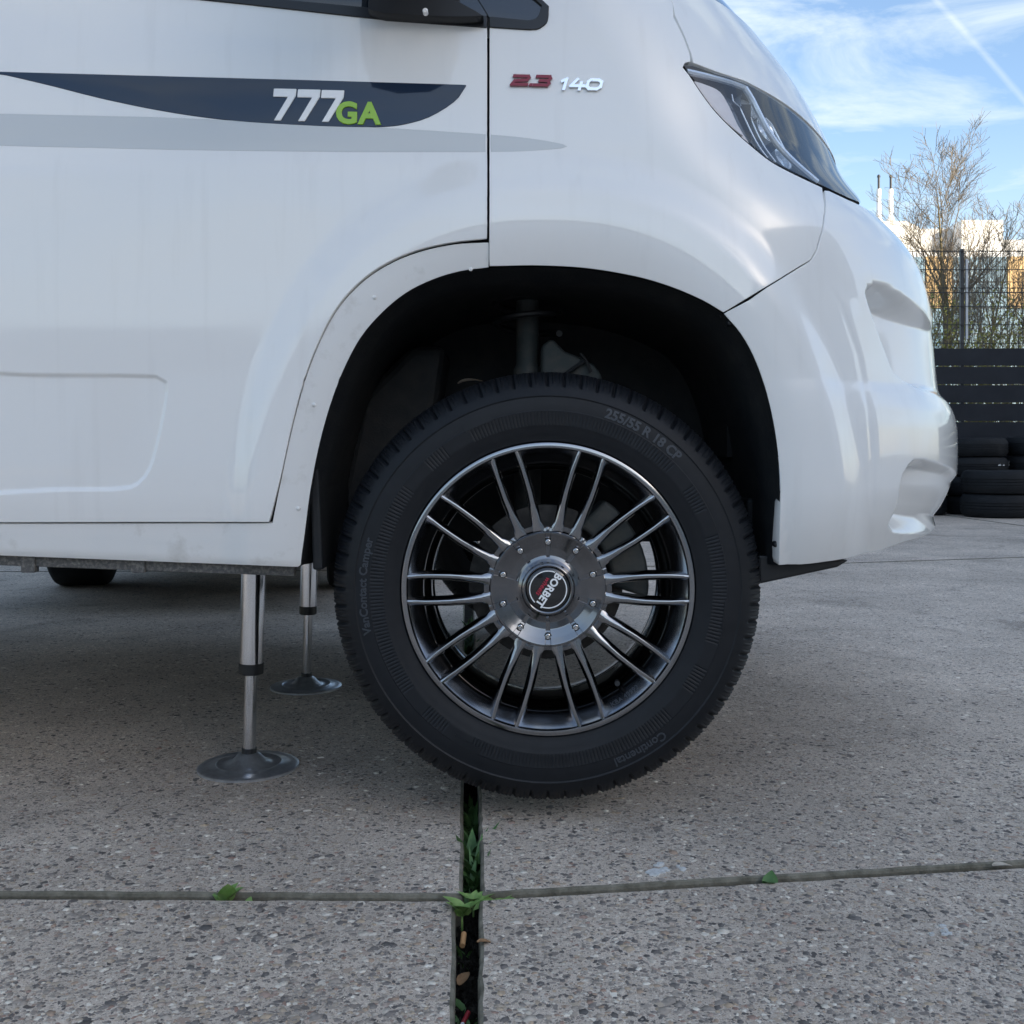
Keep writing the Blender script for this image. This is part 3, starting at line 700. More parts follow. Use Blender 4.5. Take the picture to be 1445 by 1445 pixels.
# rubber plugs along the arch strip
for px, py in ((532, 421), (446, 573), (424, 720), (668, 381)):
    (pu, pz), = inv([(px - 4, py - 2)]); c = surf(np.array([pu]), np.array([pz]), -.004)[0]
    pm = MB(); pm.lathe([(.0, -.0016), (.0022, -.0014), (.0034, -.0004), (.0036, .002)], 12, 'y', tuple(c)); pm.build('plug', 'sill_paint', sill, smooth=True)
for px, py in ((1036, 454), (1101, 607), (1103, 770)):
    (pu, pz), = inv([(px, py)]); c = surf(np.array([pu]), np.array([pz]), -.008)[0]
    pm = MB(); pm.lathe([(.0, -.004), (.004, -.003), (.0055, 0), (.0055, .01)], 12, 'y', (c[0] - .004, c[1] + .006, c[2])); pm.build('clip', 'black_plastic', bumper, smooth=True)
# black backing sheets that put the shade inside the panel gaps into colour
def inner(name, px_poly, off):
    return panel(name, inv(dens(px_poly, 25, True)), 'gap_black', van, h=.03, off=off, rim=None)
inner('door_gap_backing', [(-205, 745), (-205, -50), (345, 8), (560, 32), (720, 45), (720, 372), (640, 379), (560, 412), (500, 470), (455, 560), (430, 650), (412, 745)], -.028)
inner('seam_gap_backing', [(1010, 425), (1021, 446), (1082, 412), (1150, 372), (1166, 330), (1170, 285), (1150, 262), (1120, 330)], -.024)
# thin black backing for the shade inside the hood seam
hs = np.array([useam - .02, useam + .06]); 
inner_h = panel('hood_gap_backing', [(hood_vis[6][0] - .03, hood_vis[6][1] - .03), (hood_vis[6][0] + .06, hood_vis[6][1] - .03), (useam + .09, 1.45), (useam - .05, 1.45)], 'gap_black', van, h=.03, off=-.022, rim=None)
# door stickers and badges
def decal(name, pts, m, parent, off, h=.012, rim=None):
    return panel(name, inv(dens(pts, 14, True)), m, parent, h=h, off=off, rim=rim)
swoosh = [(-24, 101), (0, 102)] + [(220, 108), (440, 114), (657, 120.5)] + smooth_poly([(657, 121.5), (647, 137), (630, 151), (605, 165), (580, 173), (550, 178), (500, 179), (420, 176), (330, 170), (240, 158), (150, 140), (70, 120), (0, 103.5)], 10)[:-1]
d1 = decal('sticker', swoosh, 'decal_blue', door, .0012, rim=.0011); d1['label'] = 'dark blue swoosh sticker'
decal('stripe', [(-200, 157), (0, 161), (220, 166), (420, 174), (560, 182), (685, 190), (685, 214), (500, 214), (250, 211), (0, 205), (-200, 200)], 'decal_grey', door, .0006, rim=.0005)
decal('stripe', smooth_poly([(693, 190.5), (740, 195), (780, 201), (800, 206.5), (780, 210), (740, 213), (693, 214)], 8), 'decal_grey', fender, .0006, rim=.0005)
def on_body(px0, py0, ang=0.0, off=.0014, shear=0.0):
    (u0, z0), = inv([(px0, py0)]); ca, sa = math.cos(ang), math.sin(ang)
    X0 = u0 + float(pchip(z0, FZ, FF))
    def fn(a):
        x = a[:, 0] + shear * a[:, 1]; y = a[:, 1]; zz = z0 + x * sa + y * ca
        return surf(X0 + x * ca - y * sa - pchip(zz, FZ, FF), zz, off + a[:, 2])
    return fn
MPX = 1.70 / FPX
# three sevens
seven = [(-.5, .5), (.52, .5), (.52, .27), (-.06, -.5), (-.37, -.5), (.16, .24), (-.5, .24)]
for cx_, cy_ in ((400.5, 148.5), (434.5, 149.5), (468, 150.5)):
    fn = on_body(cx_, cy_, -.02, .0012); pts = np.array([(x * 32 * MPX * .98, y * 46 * MPX, 0) for x, y in seven])
    pts[:, 0] += pts[:, 1] * .06
    front = fn(np.c_[pts[:, :2], np.full(7, .0022)]); back = fn(pts)
    v = np.concatenate([front, back]); f = [tuple(range(7)), tuple(range(13, 6, -1))] + [(i, i + 7, (i + 1) % 7 + 7, (i + 1) % 7) for i in range(7)]
    o = obj('lettering', v, f, 'letter_white', door)
    bm = bmesh.new(); bm.from_mesh(o.data); bmesh.ops.recalc_face_normals(bm, faces=bm.faces); bmesh.ops.bevel(bm, geom=list(bm.edges), offset=.0008, segments=1, affect='EDGES'); bm.to_mesh(o.data); bm.free()
o = text_obj('lettering', 'GA', 42 * MPX, on_body(505, 162, -.02, .0014), 'letter_green', door, extrude=.0014, offset=.0016, bevel=.0007, spacing=1.12)
# engine badge: ribbon strokes
def badge(strokes, px0, py0, m, sc):
    fn = on_body(px0, py0, -.022, .0016, shear=.28)
    for st in strokes:
        b = MB()
        P = [np.array(p) * sc for p in st]
        n = len(P); w = 2.1 * MPX
        for i in range(n - 1):
            d = P[i + 1] - P[i]; l = np.hypot(*d); d = d / l; q = np.array([-d[1], d[0]]) * w; a = P[i] - d * w * .8; c = P[i + 1] + d * w * .8
            quad = [a + q, c + q, c - q, a - q]
            top = fn(np.array([(p[0], p[1], .0025 + .00012 * i) for p in quad])); bot = fn(np.array([(p[0], p[1], -.001) for p in quad]))
            b.add(list(top) + list(bot), [(0, 1, 2, 3), (7, 6, 5, 4), (0, 4, 5, 1), (1, 5, 6, 2), (2, 6, 7, 3), (3, 7, 4, 0)])
        b.build('badge', m, fender)
s2 = [(-12, 6.5), (9, 6.5), (11, 4), (9, 0.6), (-9, -.6), (-12, -6), (11, -6)]
s3 = [(-11, 6.5), (9, 6.5), (11, 3.6), (8, .2), (-5, .2), (8, .2), (11, -3.6), (9, -6.3), (-12, -6.3)]
def sh(s, dx): return [(x + dx, y) for x, y in s]
badge([sh([(x * .95, y) for x, y in s2], -15), [(0, -6), (1.5, -6)], sh([(x * .9, y) for x, y in s3], 16)], 750, 115, 'badge_red', MPX)
badge([[(-27, 4), (-21.5, 7), (-21.5, -7.5)], [(-6, 7), (-13, -2.5), (6, -2.5)], [(0.5, 2.2), (0.5, -7.5)], [(13, 6.5), (24, 6.5), (29, 3.5), (29, -3.5), (25, -6.5), (14, -6.5), (10, -3.5), (10, 3.5), (13, 6.5)]], 819, 120, 'chrome', MPX)
# glass and trims
trim_lo = [(-205, -52), (0, -30), (345, 6), (560, 30), (686.5, 39)]
trim_hi = [(686.5, 24), (620, 16), (560, 16), (345, -4), (0, -42), (-205, -64)]
decal('window_trim', trim_lo + trim_hi, 'trim_black', van, .003, rim=.006)
glass = panel('side_window', inv(dens(trim_hi[::-1] + [(684, -60), (470, -420), (-205, -420)], 20, True)), 'glass_dark', van, h=.03, off=-.004, rim=.004)
qw = smooth_poly([(691.5, 38.5), (748, 42), (763, 39), (772, 30), (774, 10)], 5)
qi = smooth_poly([(691.5, 25), (722, 28), (748, 30), (760, 24), (765, 8)], 5)
uq = inv([(774, 10)])[0]; ui = inv([(765, 8)])[0]
decal_uz = inv(qw) + [(uq[0] - .035, uq[1] + .10), (uq[0] - .16, 1.62), (ui[0] - .155, 1.60), (ui[0] - .04, ui[1] + .09)] + inv(qi)[::-1]
panel('window_trim', decal_uz, 'trim_black', van, h=.012, off=.003, rim=.006)
panel('quarter_window', inv(qi) + [(ui[0] - .04, ui[1] + .09), (ui[0] - .155, 1.60), (inv([(691.5, 10)])[0][0], 1.56)], 'glass_dark', van, h=.02, off=-.002, rim=.004)
# door mirror: foot on the window corner, head above
foot = smooth_poly([(523, 24), (545, 29), (640, 34), (682, 33)], 12) + [(640, 10), (628, -60), (520, -60)]
fo = panel('door_mirror', inv(foot), 'black_plastic', van, h=.012, off=.026, rim=.03)
fo['label'] = 'black door mirror foot and arm'
hx = wpt(585, 0, 1.62); mh = MB()
ringp = []
for t in range(24):
    a = 2 * math.pi * t / 24; ca, sa = math.cos(a), math.sin(a)
    ringp.append((.088 * abs(ca) ** .55 * (1 if ca > 0 else -1), .17 * abs(sa) ** .55 * (1 if sa > 0 else -1)))
pv = []; prof = [(-.05, .72), (-.04, .92), (0, 1), (.05, .98), (.08, .86), (.095, .55)]
for dy, sc in prof: pv += [(hx.x - .07 + dy * 1.25, 1.45 + x * sc * 1.0, 1.535 + z_ * sc) for x, z_ in ringp]
fm = [(i * 24 + k, i * 24 + (k + 1) % 24, (i + 1) * 24 + (k + 1) % 24, (i + 1) * 24 + k) for i in range(5) for k in range(24)] + [tuple(range(24)), tuple(range(143, 119, -1))]
mh.add(pv, fm); mh.tube([(hx.x + .02, 1.74, 1.475), (hx.x - .01, 1.62, 1.49), (hx.x - .04, 1.50, 1.53)], [.035, .03, .03], 10)
mh.build('mirror_head', 'black_plastic', fo, smooth=True)
mc = wpt(600, 15, 1.66); cc = MB(); cc.lathe([(0, -.002), (.003, -.0018), (.0045, 0), (.0045, .01)], 14, 'y', tuple(mc)); cc.build('screw_cap', 'letter_white', fo, smooth=True)
# upper cab (above the frame), windscreen, roof
wu = fen_top[0][0]
def strip(name, m, fn0, fn1, z0, z1, mirror, off=0.0, n=14, k=22):
    v, f = [], []
    for i in range(n + 1):
        z = z0 + (z1 - z0) * i / n; a, b = fn0(z), fn1(z)
        uu = a + (b - a) * np.linspace(0, 1, k + 1); v += [tuple(p) for p in surf(uu, np.full(k + 1, z), off)]
    for i in range(n):
        for j in range(k): f.append((i * (k + 1) + j, i * (k + 1) + j + 1, (i + 1) * (k + 1) + j + 1, (i + 1) * (k + 1) + j))
    if mirror:
        q = len(v); v += [(x, 2 * YC - y, z) for x, y, z in v]; f += [tuple(i + q for i in t)[::-1] for t in f]
    return obj(name, v, f, m, van, smooth=True)
strip('windscreen', 'glass_dark', lambda z: wu + .13 - (z - 1.49) * .05, lambda z: U1, 1.465, 1.93, True, -.004)
strip('pillar', 'white_paint', lambda z: wu - .01 - (z - 1.48) * .35, lambda z: wu + .13 - (z - 1.49) * .05, 1.475, 1.93, False)
rz = 1.928; ru = np.concatenate([np.linspace(-1.6, 0, 10), np.linspace(.05, U1, 16)]); rp = surf(ru, np.full(len(ru), rz))
rv = [tuple(p) for p in rp] + [(p[0], 2 * YC - p[1], p[2]) for p in rp]; nr = len(rp)
rv2 = [(x, YC + (y - YC) * .9, z + .05) for x, y, z in rv]
obj('roof', rv + rv2, [(i, i + 1, i + 1 + 2 * nr, i + 2 * nr) for i in range(nr - 1)] + [(i + nr, i + 2 * nr + nr, i + 1 + 3 * nr, i + 1 + nr) for i in range(nr - 1)] + [(2 * nr + i, 2 * nr + i + 1, 3 * nr + i + 1, 3 * nr + i) for i in range(nr - 1)], 'white_paint', van)
lb = MB(); lb.box((-5.2, 1.64, .46), (-1.10, 2 * YC - 1.64, 2.85)); lb.build('living_body', 'white_paint', van, bevel=.04, seg=3)
fb = MB(); fb.box((-1.12, 2 * YC - YB - .06, .46), (-.30, 2 * YC - YB, 1.93)); fb.box((-.31, 2 * YC - YB - .05, .93), (.42, 2 * YC - YB - .01, 1.45)); fb.build('far_side', 'white_paint', van, bevel=.01)
fl2 = MB(); fl2.box((-5.0, 1.78, .462), (-.36, 2 * YC - 1.78, .52)); fl2.box((-.36, 2.34, .47), (.36, 2 * YC - 2.30, .54)); fl2.build('floor', 'liner', van)
cf = MB(); cf.box((-1.1, 2.30, .43), (-.45, 2.36, .50)); cf.box((-1.1, 3.0, .43), (-.45, 3.06, .50)); cf.box((-4.9, 2.25, .40), (-1.1, 2.31, .5)); cf.box((-4.9, 3.1, .40), (-1.1, 3.16, .5)); cf.build('chassis_rail', 'underseal', van)

# ---- headlight
LO = inv([(x + .8, y - .8) for x, y in LAMP_LOW]); LT = inv([(966, 92), (978, 92), (1010, 103), (1050, 116), (1064, 123)])
lamp_uz = LO + [(ul + .09, zl + .012), (ul + .20, zl + .055), (us_h + .30, zs_h - .052), (us_h + .12, zs_h - .022)] + LT[::-1]
head = panel('headlight', lamp_uz, 'lamp_bowl', van, h=.012, off=-.055, rim=None)
head['label'] = 'almond shaped headlight with clear lens and dark inside'
lens = panel('lens', lamp_uz, 'lens', head, h=.009, off=.0005, rim=None)
w0 = np.array(resample(lamp_uz, .006)); a_ = surf(w0[:, 0], w0[:, 1], -.002); b_ = surf(w0[:, 0], w0[:, 1], -.056); nn = len(w0)
obj('bezel', list(a_) + list(b_), [(i, (i + 1) % nn, (i + 1) % nn + nn, i + nn) for i in range(nn)], 'gap_black', head, smooth=True)
panel('reflector', inv(smooth_poly([(980, 113), (1003, 118), (1020, 127), (1032, 146), (1044, 172), (1052, 187), (1030, 170), (1004, 143)], 6, True)), 'lamp_pink', head, h=.008, off=-.007, rim=.012)
panel('reflector', inv(smooth_poly([(1026, 131), (1036, 147), (1048, 172), (1064, 198), (1056, 193), (1046, 178), (1036, 155)], 6, True)), 'lamp_pink', head, h=.008, off=-.012, rim=.008)
panel('inner_panel', inv(smooth_poly([(1028, 122), (1046, 127), (1056, 142), (1072, 176), (1088, 208), (1074, 205), (1052, 172)], 6, True)), 'lamp_dark', head, h=.008, off=-.028, rim=.02)
panel('inner_panel', inv(smooth_poly([(1078, 212), (1096, 212), (1120, 228), (1118, 236), (1098, 226)], 6, True)), 'lamp_dark', head, h=.008, off=-.02, rim=.02)
def trace(name, px, m, rad, off, n=8):
    uz = np.array(inv(smooth_poly(px, 6))); p = surf(uz[:, 0], uz[:, 1], off); b = MB(); b.tube([tuple(q) for q in p], rad, n); return b.build(name, m, head, smooth=True)
trace('light_guide', [(972, 97), (1000, 103), (1035, 112), (1056, 120)], 'lamp_chrome', .0055, -.009)
trace('light_guide', [(1056, 120), (1066, 136), (1078, 160), (1090, 182), (1106, 204), (1130, 228), (1158, 252)], 'lamp_chrome', .0058, -.009)
trace('light_guide', [(1044, 124), (1046, 134), (1056, 142)], 'lamp_chrome', .0012, -.02)
trace('light_guide', [(1056, 140), (1062, 139), (1068, 150), (1080, 178), (1092, 200), (1106, 218)], 'lamp_chrome', .0016, -.02)
trace('light_guide', [(1056, 140), (1064, 158), (1080, 190), (1096, 212), (1112, 226)], 'lamp_chrome', .0016, -.022)
trace('light_guide', [(1090, 160), (1098, 168), (1112, 194), (1126, 220)], 'lamp_chrome', .002, -.016)
for px, py, rr in ((1073, 138, .026), (1096, 172, .024), (1120, 212, .022)):
    (pu, pz), = inv([(px, py)]); c = surf(np.array([pu]), np.array([pz]), -.034)[0]; nv = Vector(normals(np.array([pu]), np.array([pz]))[0])
    pm = MB(); pm.lathe([(0, -.006), (rr * .5, -.004), (rr * .72, 0), (rr * .75, .004), (rr * .85, -.008), (rr, -.010), (rr, .02)], 24, 'y')
    o = pm.build('projector', 'lamp_chrome', head, smooth=True); R_ = (-nv).to_track_quat('Y', 'Z').to_matrix().to_4x4()
    o.data.transform(Matrix.Translation(Vector(c)) @ R_)

# ---- wheel well: liner, inner wall, suspension
lin_px = [(423, 800), (429, 750), (437, 690), (449, 628), (465, 570), (484, 520), (508, 475), (538, 440), (572, 412), (610, 393), (650, 381), (700, 377), (760, 376), (830, 380), (900, 392), (950, 407), (992, 425), (1022, 443), (1046, 470), (1064, 502), (1080, 545), (1092, 595), (1099, 645), (1102, 700), (1101, 750), (1100, 800)]
luz = np.array(inv(smooth_poly(lin_px, 12))); lp = surf(luz[:, 0], luz[:, 1], -.006)
rows = [lp]
cen = np.array([.06, 0, .42])
for dy, sc in ((.04, 1.0), (.06, .975), (.30, .975), (.46, .97), (.53, .95)):
    q = lp.copy(); q[:, 0] = cen[0] + (q[:, 0] - cen[0]) * sc; q[:, 2] = np.where(q[:, 2] > .45, .45 + (q[:, 2] - .45) * sc, q[:, 2]); q[:, 1] = 1.69 + dy; rows.append(q)
eb = MB(); eb.box((-.30, 1.80, .96), (.42, 3.62, 1.24)); eb.box((.42, 2.0, .62), (.62, 3.4, 1.05)); eb.build('light_leak_box', 'gap_black', van)  # solid black boxes added inside the hollow nose to block light leaks
nl = len(lp); v = [tuple(p) for r in rows for p in r]
f = [(r * nl + i, r * nl + i + 1, (r + 1) * nl + i + 1, (r + 1) * nl + i) for r in range(len(rows) - 1) for i in range(nl - 1)]
lin_o = obj('wheel_arch_liner', v, f, 'liner', van, smooth=True)
back = [(p[0], 2.215, p[2]) for p in rows[-1]]; 
bk = MB(); bk.prism([(p[0], p[2]) for p in back], 2.215, 2.235); bk.build('inner_wing', 'liner', van)
for px, y0_, y1_ in ((1040, 520, 560), (1053, 575, 625), (1040, 700, 760)):
    a = wpt(px, y0_, 1.98); b2 = wpt(px, y1_, 1.98); rb = MB(); rb.box((a.x - .008, 1.86, b2.z), (a.x + .03, 2.02, a.z)); rb.build('liner_rib', 'liner', lin_o, bevel=.006)
a = wpt(500, 560, 1.85); rb = MB(); rb.prism([(-.36, .46), (-.26, .46), (-.15, .70), (-.13, .84), (-.20, .84), (-.30, .74)], 2.02, 2.2); rb.build('liner_panel', 'liner', lin_o, bevel=.02, seg=3)
mf = MB(); mf.prism([(-.335, .43), (-.34, .60), (-.325, .60), (-.318, .43)], 1.72, 2.1); mf.build('mud_flap', 'liner', lin_o, bevel=.004)
st = MB(); st.lathe([(0, .99), (.022, .99), (.022, .80), (.027, .79), (.027, .62), (.024, .45), (0, .45)], 20, 'z', (.03, 1.99, 0))
strut = st.build('strut', 'suspension', van, smooth=True)
kn = MB(); kn.prism([(.055, .62), (.055, .83), (.075, .845), (.10, .82), (.125, .81), (.155, .795), (.17, .775), (.17, .66), (.10, .62)], 1.93, 1.985); kn.build('knuckle', 'suspension', strut, bevel=.008, seg=3)
kb = MB(); kb.tube([(.05, 1.925, .745), (.10, 1.918, .775), (.135, 1.92, .80)], .004, 8); kb.tube([(.128, 1.918, .815), (.14, 1.918, .80), (.148, 1.918, .778)], .003, 8); kb.build('brake_hose', 'black_plastic', strut, smooth=True)
sp = MB(); hel = [(.03 + .062 * math.cos(t * .35), 1.99 + .062 * math.sin(t * .35), .86 + t * .0022) for t in range(0, 80)]; sp.tube(hel, .0065, 8); sp.build('spring', 'black_plastic', strut, smooth=True)
ax = MB(); ax.tube([(.06, 1.95, .40), (.06, 2.72, .47)], .016, 12); ax.tube([(.06, 1.93, .40), (.06, 2.02, .40), (.06, 2.08, .41)], [.045, .05, .03], 16); ax.build('drive_shaft', 'suspension', van, smooth=True)
ca_ = MB(); ca_.prism([(.02, .27), (.10, .27), (.12, .30), (.0, .30)], 1.95, 2.45); ca_.build('control_arm', 'suspension', van, bevel=.01)
ut = MB(); p0 = wpt(1062, 820, 1.80); p1 = wpt(1166, 795, 1.82)
ut.prism([(p0.x, p0.z), (p1.x, p1.z), (p1.x + .02, p1.z + .012), (p0.x - .0, p0.z + .05)], 1.755, 3.6); ut.build('undertray', 'black_plastic', van, bevel=.004)

# ---------------------------------------------------------------- front wheel (built round its own centre, axle along +y)
WX, WY, WZ = .0600, 1.700, .4000
TS = 1.0
SIDE = [(.238, .030), (.243, .022), (.2455, .012), (.2475, .009), (.251, .0085), (.256, .0065), (.266, .0035), (.272, .0025), (.2735, .0018), (.297, .0006), (.2985, .0014), (.306, .0016), (.320, .0034), (.3225, .0022), (.325, .0036), (.331, .0070), (.3375, .0105), (.345, .0165), (.352, .0240), (.3585, .0330), (.3625, .0420), (.3655, .0520)]
SR = np.array([a for a, b in SIDE]); SY = np.array([b for a, b in SIDE])
def side_y(r): return np.interp(r, SR, SY)
def build_tyre(parent):
    nb, sub = 76, 12; n = nb * sub
    rr = list(SR); prof = []
    # finer rings on the sidewall
    for i in range(len(SIDE) - 1):
        (r0, y0), (r1, y1) = SIDE[i], SIDE[i + 1]; k = max(1, int(math.hypot(r1 - r0, y1 - y0) / .004))
        for j in range(k): prof.append((r0 + (r1 - r0) * j / k, y0 + (y1 - y0) * j / k))
    prof += [(.3655, .052), (.3668, .066), (.3676, .080), (.3676, .081), (.3600, .0815), (.3600, .090), (.3682, .0905), (.3688, .108), (.3688, .109), (.3610, .1095), (.3610, .118), (.3690, .1185), (.3690, .1275)]
    half = len(prof); full = prof + [(r, .255 - y) for r, y in prof[::-1][1:]]
    P = np.array(full); m = len(P); V = np.empty((n, m, 3))
    rg = np.random.default_rng(3)
    for k in range(n):
        a = 2 * math.pi * k / n; blk, ph = divmod(k, sub)
        r = P[:, 0].copy(); y = P[:, 1].copy()
        sh = sstep((r - .335) / .012) * ((y < .08) | (y > .175))
        edge = sstep((r - .352) / .006)
        if ph in (0, 1):                                # lateral groove between shoulder blocks
            dep = .0036 if ph == 0 else .0016
            r = r - dep * sh; y = y + np.where(y < .1275, 1, -1) * .0038 * sh
        elif ph in (4, 7, 9):                           # sipes
            r = r - .0014 * edge * ((y < .08) | (y > .175)); y = y + np.where(y < .1275, 1, -1) * .0010 * sh * (r > .341)
        else:
            w = .0010 * math.sin(ph * 1.3); y = y + np.where(y < .1275, 1, -1) * w * sh
        mid = (y > .0815) & (y < .1735) & (r > .3655)
        if (k + 3) % 6 in (0,): r = np.where(mid, r - .006, r)
        # ribbed band on the sidewall
        band = (r > .2745) & (r < .2965)
        grp = int(a / (2 * math.pi) * 40)
        if (grp * 7 % 11) not in (3, 6): 
            if k % 3 == 0: y = np.where(band, y + .0009, y)
        V[k, :, 0] = r * math.cos(a); V[k, :, 1] = y; V[k, :, 2] = r * math.sin(a)
    V = V.reshape(-1, 3); K = np.arange(n)[:, None] * m; I = np.arange(m - 1)[None, :]; K2 = ((np.arange(n) + 1) % n)[:, None] * m
    F = np.stack([K + I, K + I + 1, K2 + I + 1, K2 + I], -1).reshape(-1, 4)
    me = bpy.data.meshes.new('tyre'); me.from_pydata(V.tolist(), [], F.tolist()); me.update()
    bm = bmesh.new(); bm.from_mesh(me); bmesh.ops.recalc_face_normals(bm, faces=bm.faces); bm.to_mesh(me); bm.free()
    me.polygons.foreach_set('use_smooth', [True] * len(me.polygons)); me.set_sharp_from_angle(angle=math.radians(24))
    t = link('tyre', me, 'rubber', parent, local=True); t['label'] = 'black all season tyre with siped shoulder blocks'
    return t
# rim barrel is the wheel object itself
wb = MB()
wb.lathe([(.2350, .0100), (.2375, .0060), (.2405, .0050), (.2435, .0062), (.2455, .0100), (.2460, .0300), (.2200, .0310), (.2110, .0360), (.2100, .0500), (.2070, .0560), (.2000, .0680), (.1980, .0900), (.1990, .1400), (.2060, .2000), (.2180, .2280), (.2420, .2400), (.2420, .2340), (.2220, .2200), (.2080, .1900), (.2050, .1400), (.2060, .0900),
          (.2080, .0800), (.2200, .0680), (.2260, .0620), (.2290, .0420), (.2320, .0220)][:15] + [(.2420, .2400)], 144)
wheel = wb.build('wheel', 'rim_black', van, smooth=True, local=True)
# parent offset: the van empty sits at (.06, 1.9, 0)
wheel.location = Vector((WX, WY, WZ)) - van.location
wheel['label'] = 'gloss anthracite alloy wheel with ten pairs of slim spokes'
tyre = build_tyre(wheel)
wl_ = MB(); wl_.lathe([(.2335, .0120), (.2345, .0065), (.2360, .0042), (.2400, .0036), (.2440, .0050), (.2456, .0085)], 144); wl_.build('rim_lip', 'rim_spoke', wheel, smooth=True, local=True)
# spokes
def spoke_mesh(side):
    rs = [.092, .098, .104, .112, .125, .145, .165, .185, .205, .222, .2365]
    lat = np.interp(rs, [.092, .104, .125, .160, .200, .2365], [.0142, .0150, .0176, .0212, .0222, .0206])
    fw = np.interp(rs, [.092, .100, .112, .14, .2365], [.0115, .0100, .0064, .0043, .0033])
    bw = np.interp(rs, [.092, .100, .112, .2365], [.0128, .0118, .0088, .0066])
    fy = np.interp(rs, [.092, .11, .15, .20, .2365], [.0125, .0105, .0060, .0045, .0050])
    dep = np.interp(rs, [.092, .15, .2365], [.030, .030, .022])
    v, f = [], []
    for r, l, a, b, y, d in zip(rs, lat, fw, bw, fy, dep):
        x = math.sqrt(max(r * r - l * l, 0)); l *= side
        sec = [(l - a * 1.15, y + .0034), (l - a * .75, y + .0009), (l, y), (l + a * .75, y + .0009), (l + a * 1.15, y + .0034), (l + b, y + .010), (l + b, y + d), (l - b, y + d), (l - b, y + .010)]
        v += [(x, yy, ll) for ll, yy in sec]
    n = 9
    for i in range(len(rs) - 1):
        for k in range(n): f.append((i * n + k, i * n + (k + 1) % n, (i + 1) * n + (k + 1) % n, (i + 1) * n + k))
    f += [tuple(range(n)), tuple((len(rs) - 1) * n + k for k in range(n))[::-1]]
    m = MB(); m.add(v, f); return m.mesh('spoke', smooth=True)
sm = {1: spoke_mesh(1), -1: spoke_mesh(-1)}
for k in range(10):
    for s_ in (1, -1):
        o = link('spoke', sm[s_], 'rim_spoke', wheel, local=True); o.rotation_euler = (0, -2 * math.pi * k / 10, 0)
# hub flange with scalloped edge
def polar(name, r_of, y_of, nr, na, m, rim_d=.0, **kw):
    v, f = [], []
    for i in range(na):
        a = 2 * math.pi * i / na; R0, R1 = r_of(a)
        for j in range(nr + 1):
            r = R0 + (R1 - R0) * j / nr; v.append((r * math.cos(a), y_of(r, a), r * math.sin(a)))
        if rim_d: v.append((R1 * math.cos(a), y_of(R1, a) + rim_d, R1 * math.sin(a)))
    M = nr + 1 + (1 if rim_d else 0)
    for i in range(na):
        i2 = (i + 1) % na
        for j in range(M - 1): f.append((i * M + j, i * M + j + 1, i2 * M + j + 1, i2 * M + j))
    mm = MB(); mm.add(v, f); return mm.build(name, m, wheel, smooth=True, local=True, **kw)
def adist(a, step, phase): return abs((a - phase + step / 2) % step - step / 2)
S36 = math.radians(36)
polar('hub', lambda a: (.03, .1050 + .0020 * math.cos(10 * a) ), lambda r, a: .0135 - .0010 * math.cos(10 * a) * float(r > .1), 24, 720, 'rim_grey', rim_d=.032)
# concave hub cap with ten slots
def cap_y(r, a):
    y = float(np.interp(r, [.036, .0378, .0395, .0420, .045, .050, .056, .068, .082, .0925, .0952, .0965], [.0060, .0030, .0022, .0034, .0072, .0108, .0122, .0108, .0066, .0030, .0030, .0064]))
    t = adist(a, S36, S36 / 2) * r; w = .0026 + (r - .055) * .055
    if r > .053:
        e = min(1, (r - .053) / .004)
        if t < w: y += .0034 * e
        elif t < w + .0006: y += .0034 * e * (1 - (t - w) / .0006)
    return y
polar('hub_cap', lambda a: (.036, .0965), cap_y, 48, 1080, 'rim_grey')
bo = MB(); bo.lathe([(0, -.0030), (.0018, -.0030), (.0022, -.0012), (.0034, -.0040), (.0042, -.0036), (.0044, 0), (.0044, .006)], 18)
bmesh_ = bo.mesh('bolt', smooth=True); ro = MB(); ro.lathe([(.0044, -.0012), (.0062, -.0010), (.0064, .002)], 18); ring_ = ro.mesh('bolt_seat', smooth=True)
for k in range(10):
    a = S36 / 2 + k * S36; r = .0785
    o = link('bolt', bmesh_, 'bolt', wheel, local=True); o.location = (r * math.cos(a), .0072, r * math.sin(a))
    o = link('bolt_seat', ring_, 'rim_black', wheel, local=True); o.location = (r * math.cos(a), .0086, r * math.sin(a))
ccp = MB(); ccp.lathe([(0, .0018), (.030, .0020), (.0345, .0026), (.0362, .0042), (.0368, .0100)], 72); ccap = ccp.build('centre_cap', 'cap_black', wheel, smooth=True, local=True)
# broken silver ring on the cap
rg_ = MB(); n_ = 90
vv, ff = [], []
cnt_ = 0
tx_dir = math.radians(236)
for k in range(n_):
    a0, a1 = 2 * math.pi * k / n_, 2 * math.pi * (k + 1) / n_; am = (a0 + a1) / 2
    if min(abs((am - tx_dir + math.pi) % (2 * math.pi) - math.pi), abs((am - tx_dir) % (2 * math.pi) - math.pi)) < .24: continue
    q = len(vv)
    for a in (a0, a1):
        for r in (.0298, .0316): vv.append((r * math.cos(a), .0009, r * math.sin(a)))
    ff.append((q, q + 1, q + 3, q + 2))
rg_.add(vv, ff); rg_.build('cap_ring', 'letter_white', wheel, local=True)
def flat_text(cx_, cz_, ang, y):
    ca, sa = math.cos(ang), math.sin(ang)
    return lambda a: np.stack([cx_ + a[:, 0] * ca - a[:, 1] * sa, y - a[:, 2], cz_ + a[:, 0] * sa + a[:, 1] * ca], -1)
up = tx_dir + math.pi / 2
text_obj('lettering', 'BORBET', .0172, flat_text(.0010 * math.cos(up), .0010 * math.sin(up), tx_dir, .0010), 'letter_white', wheel, local=True, extrude=.0003, offset=.0006, spacing=1.02)
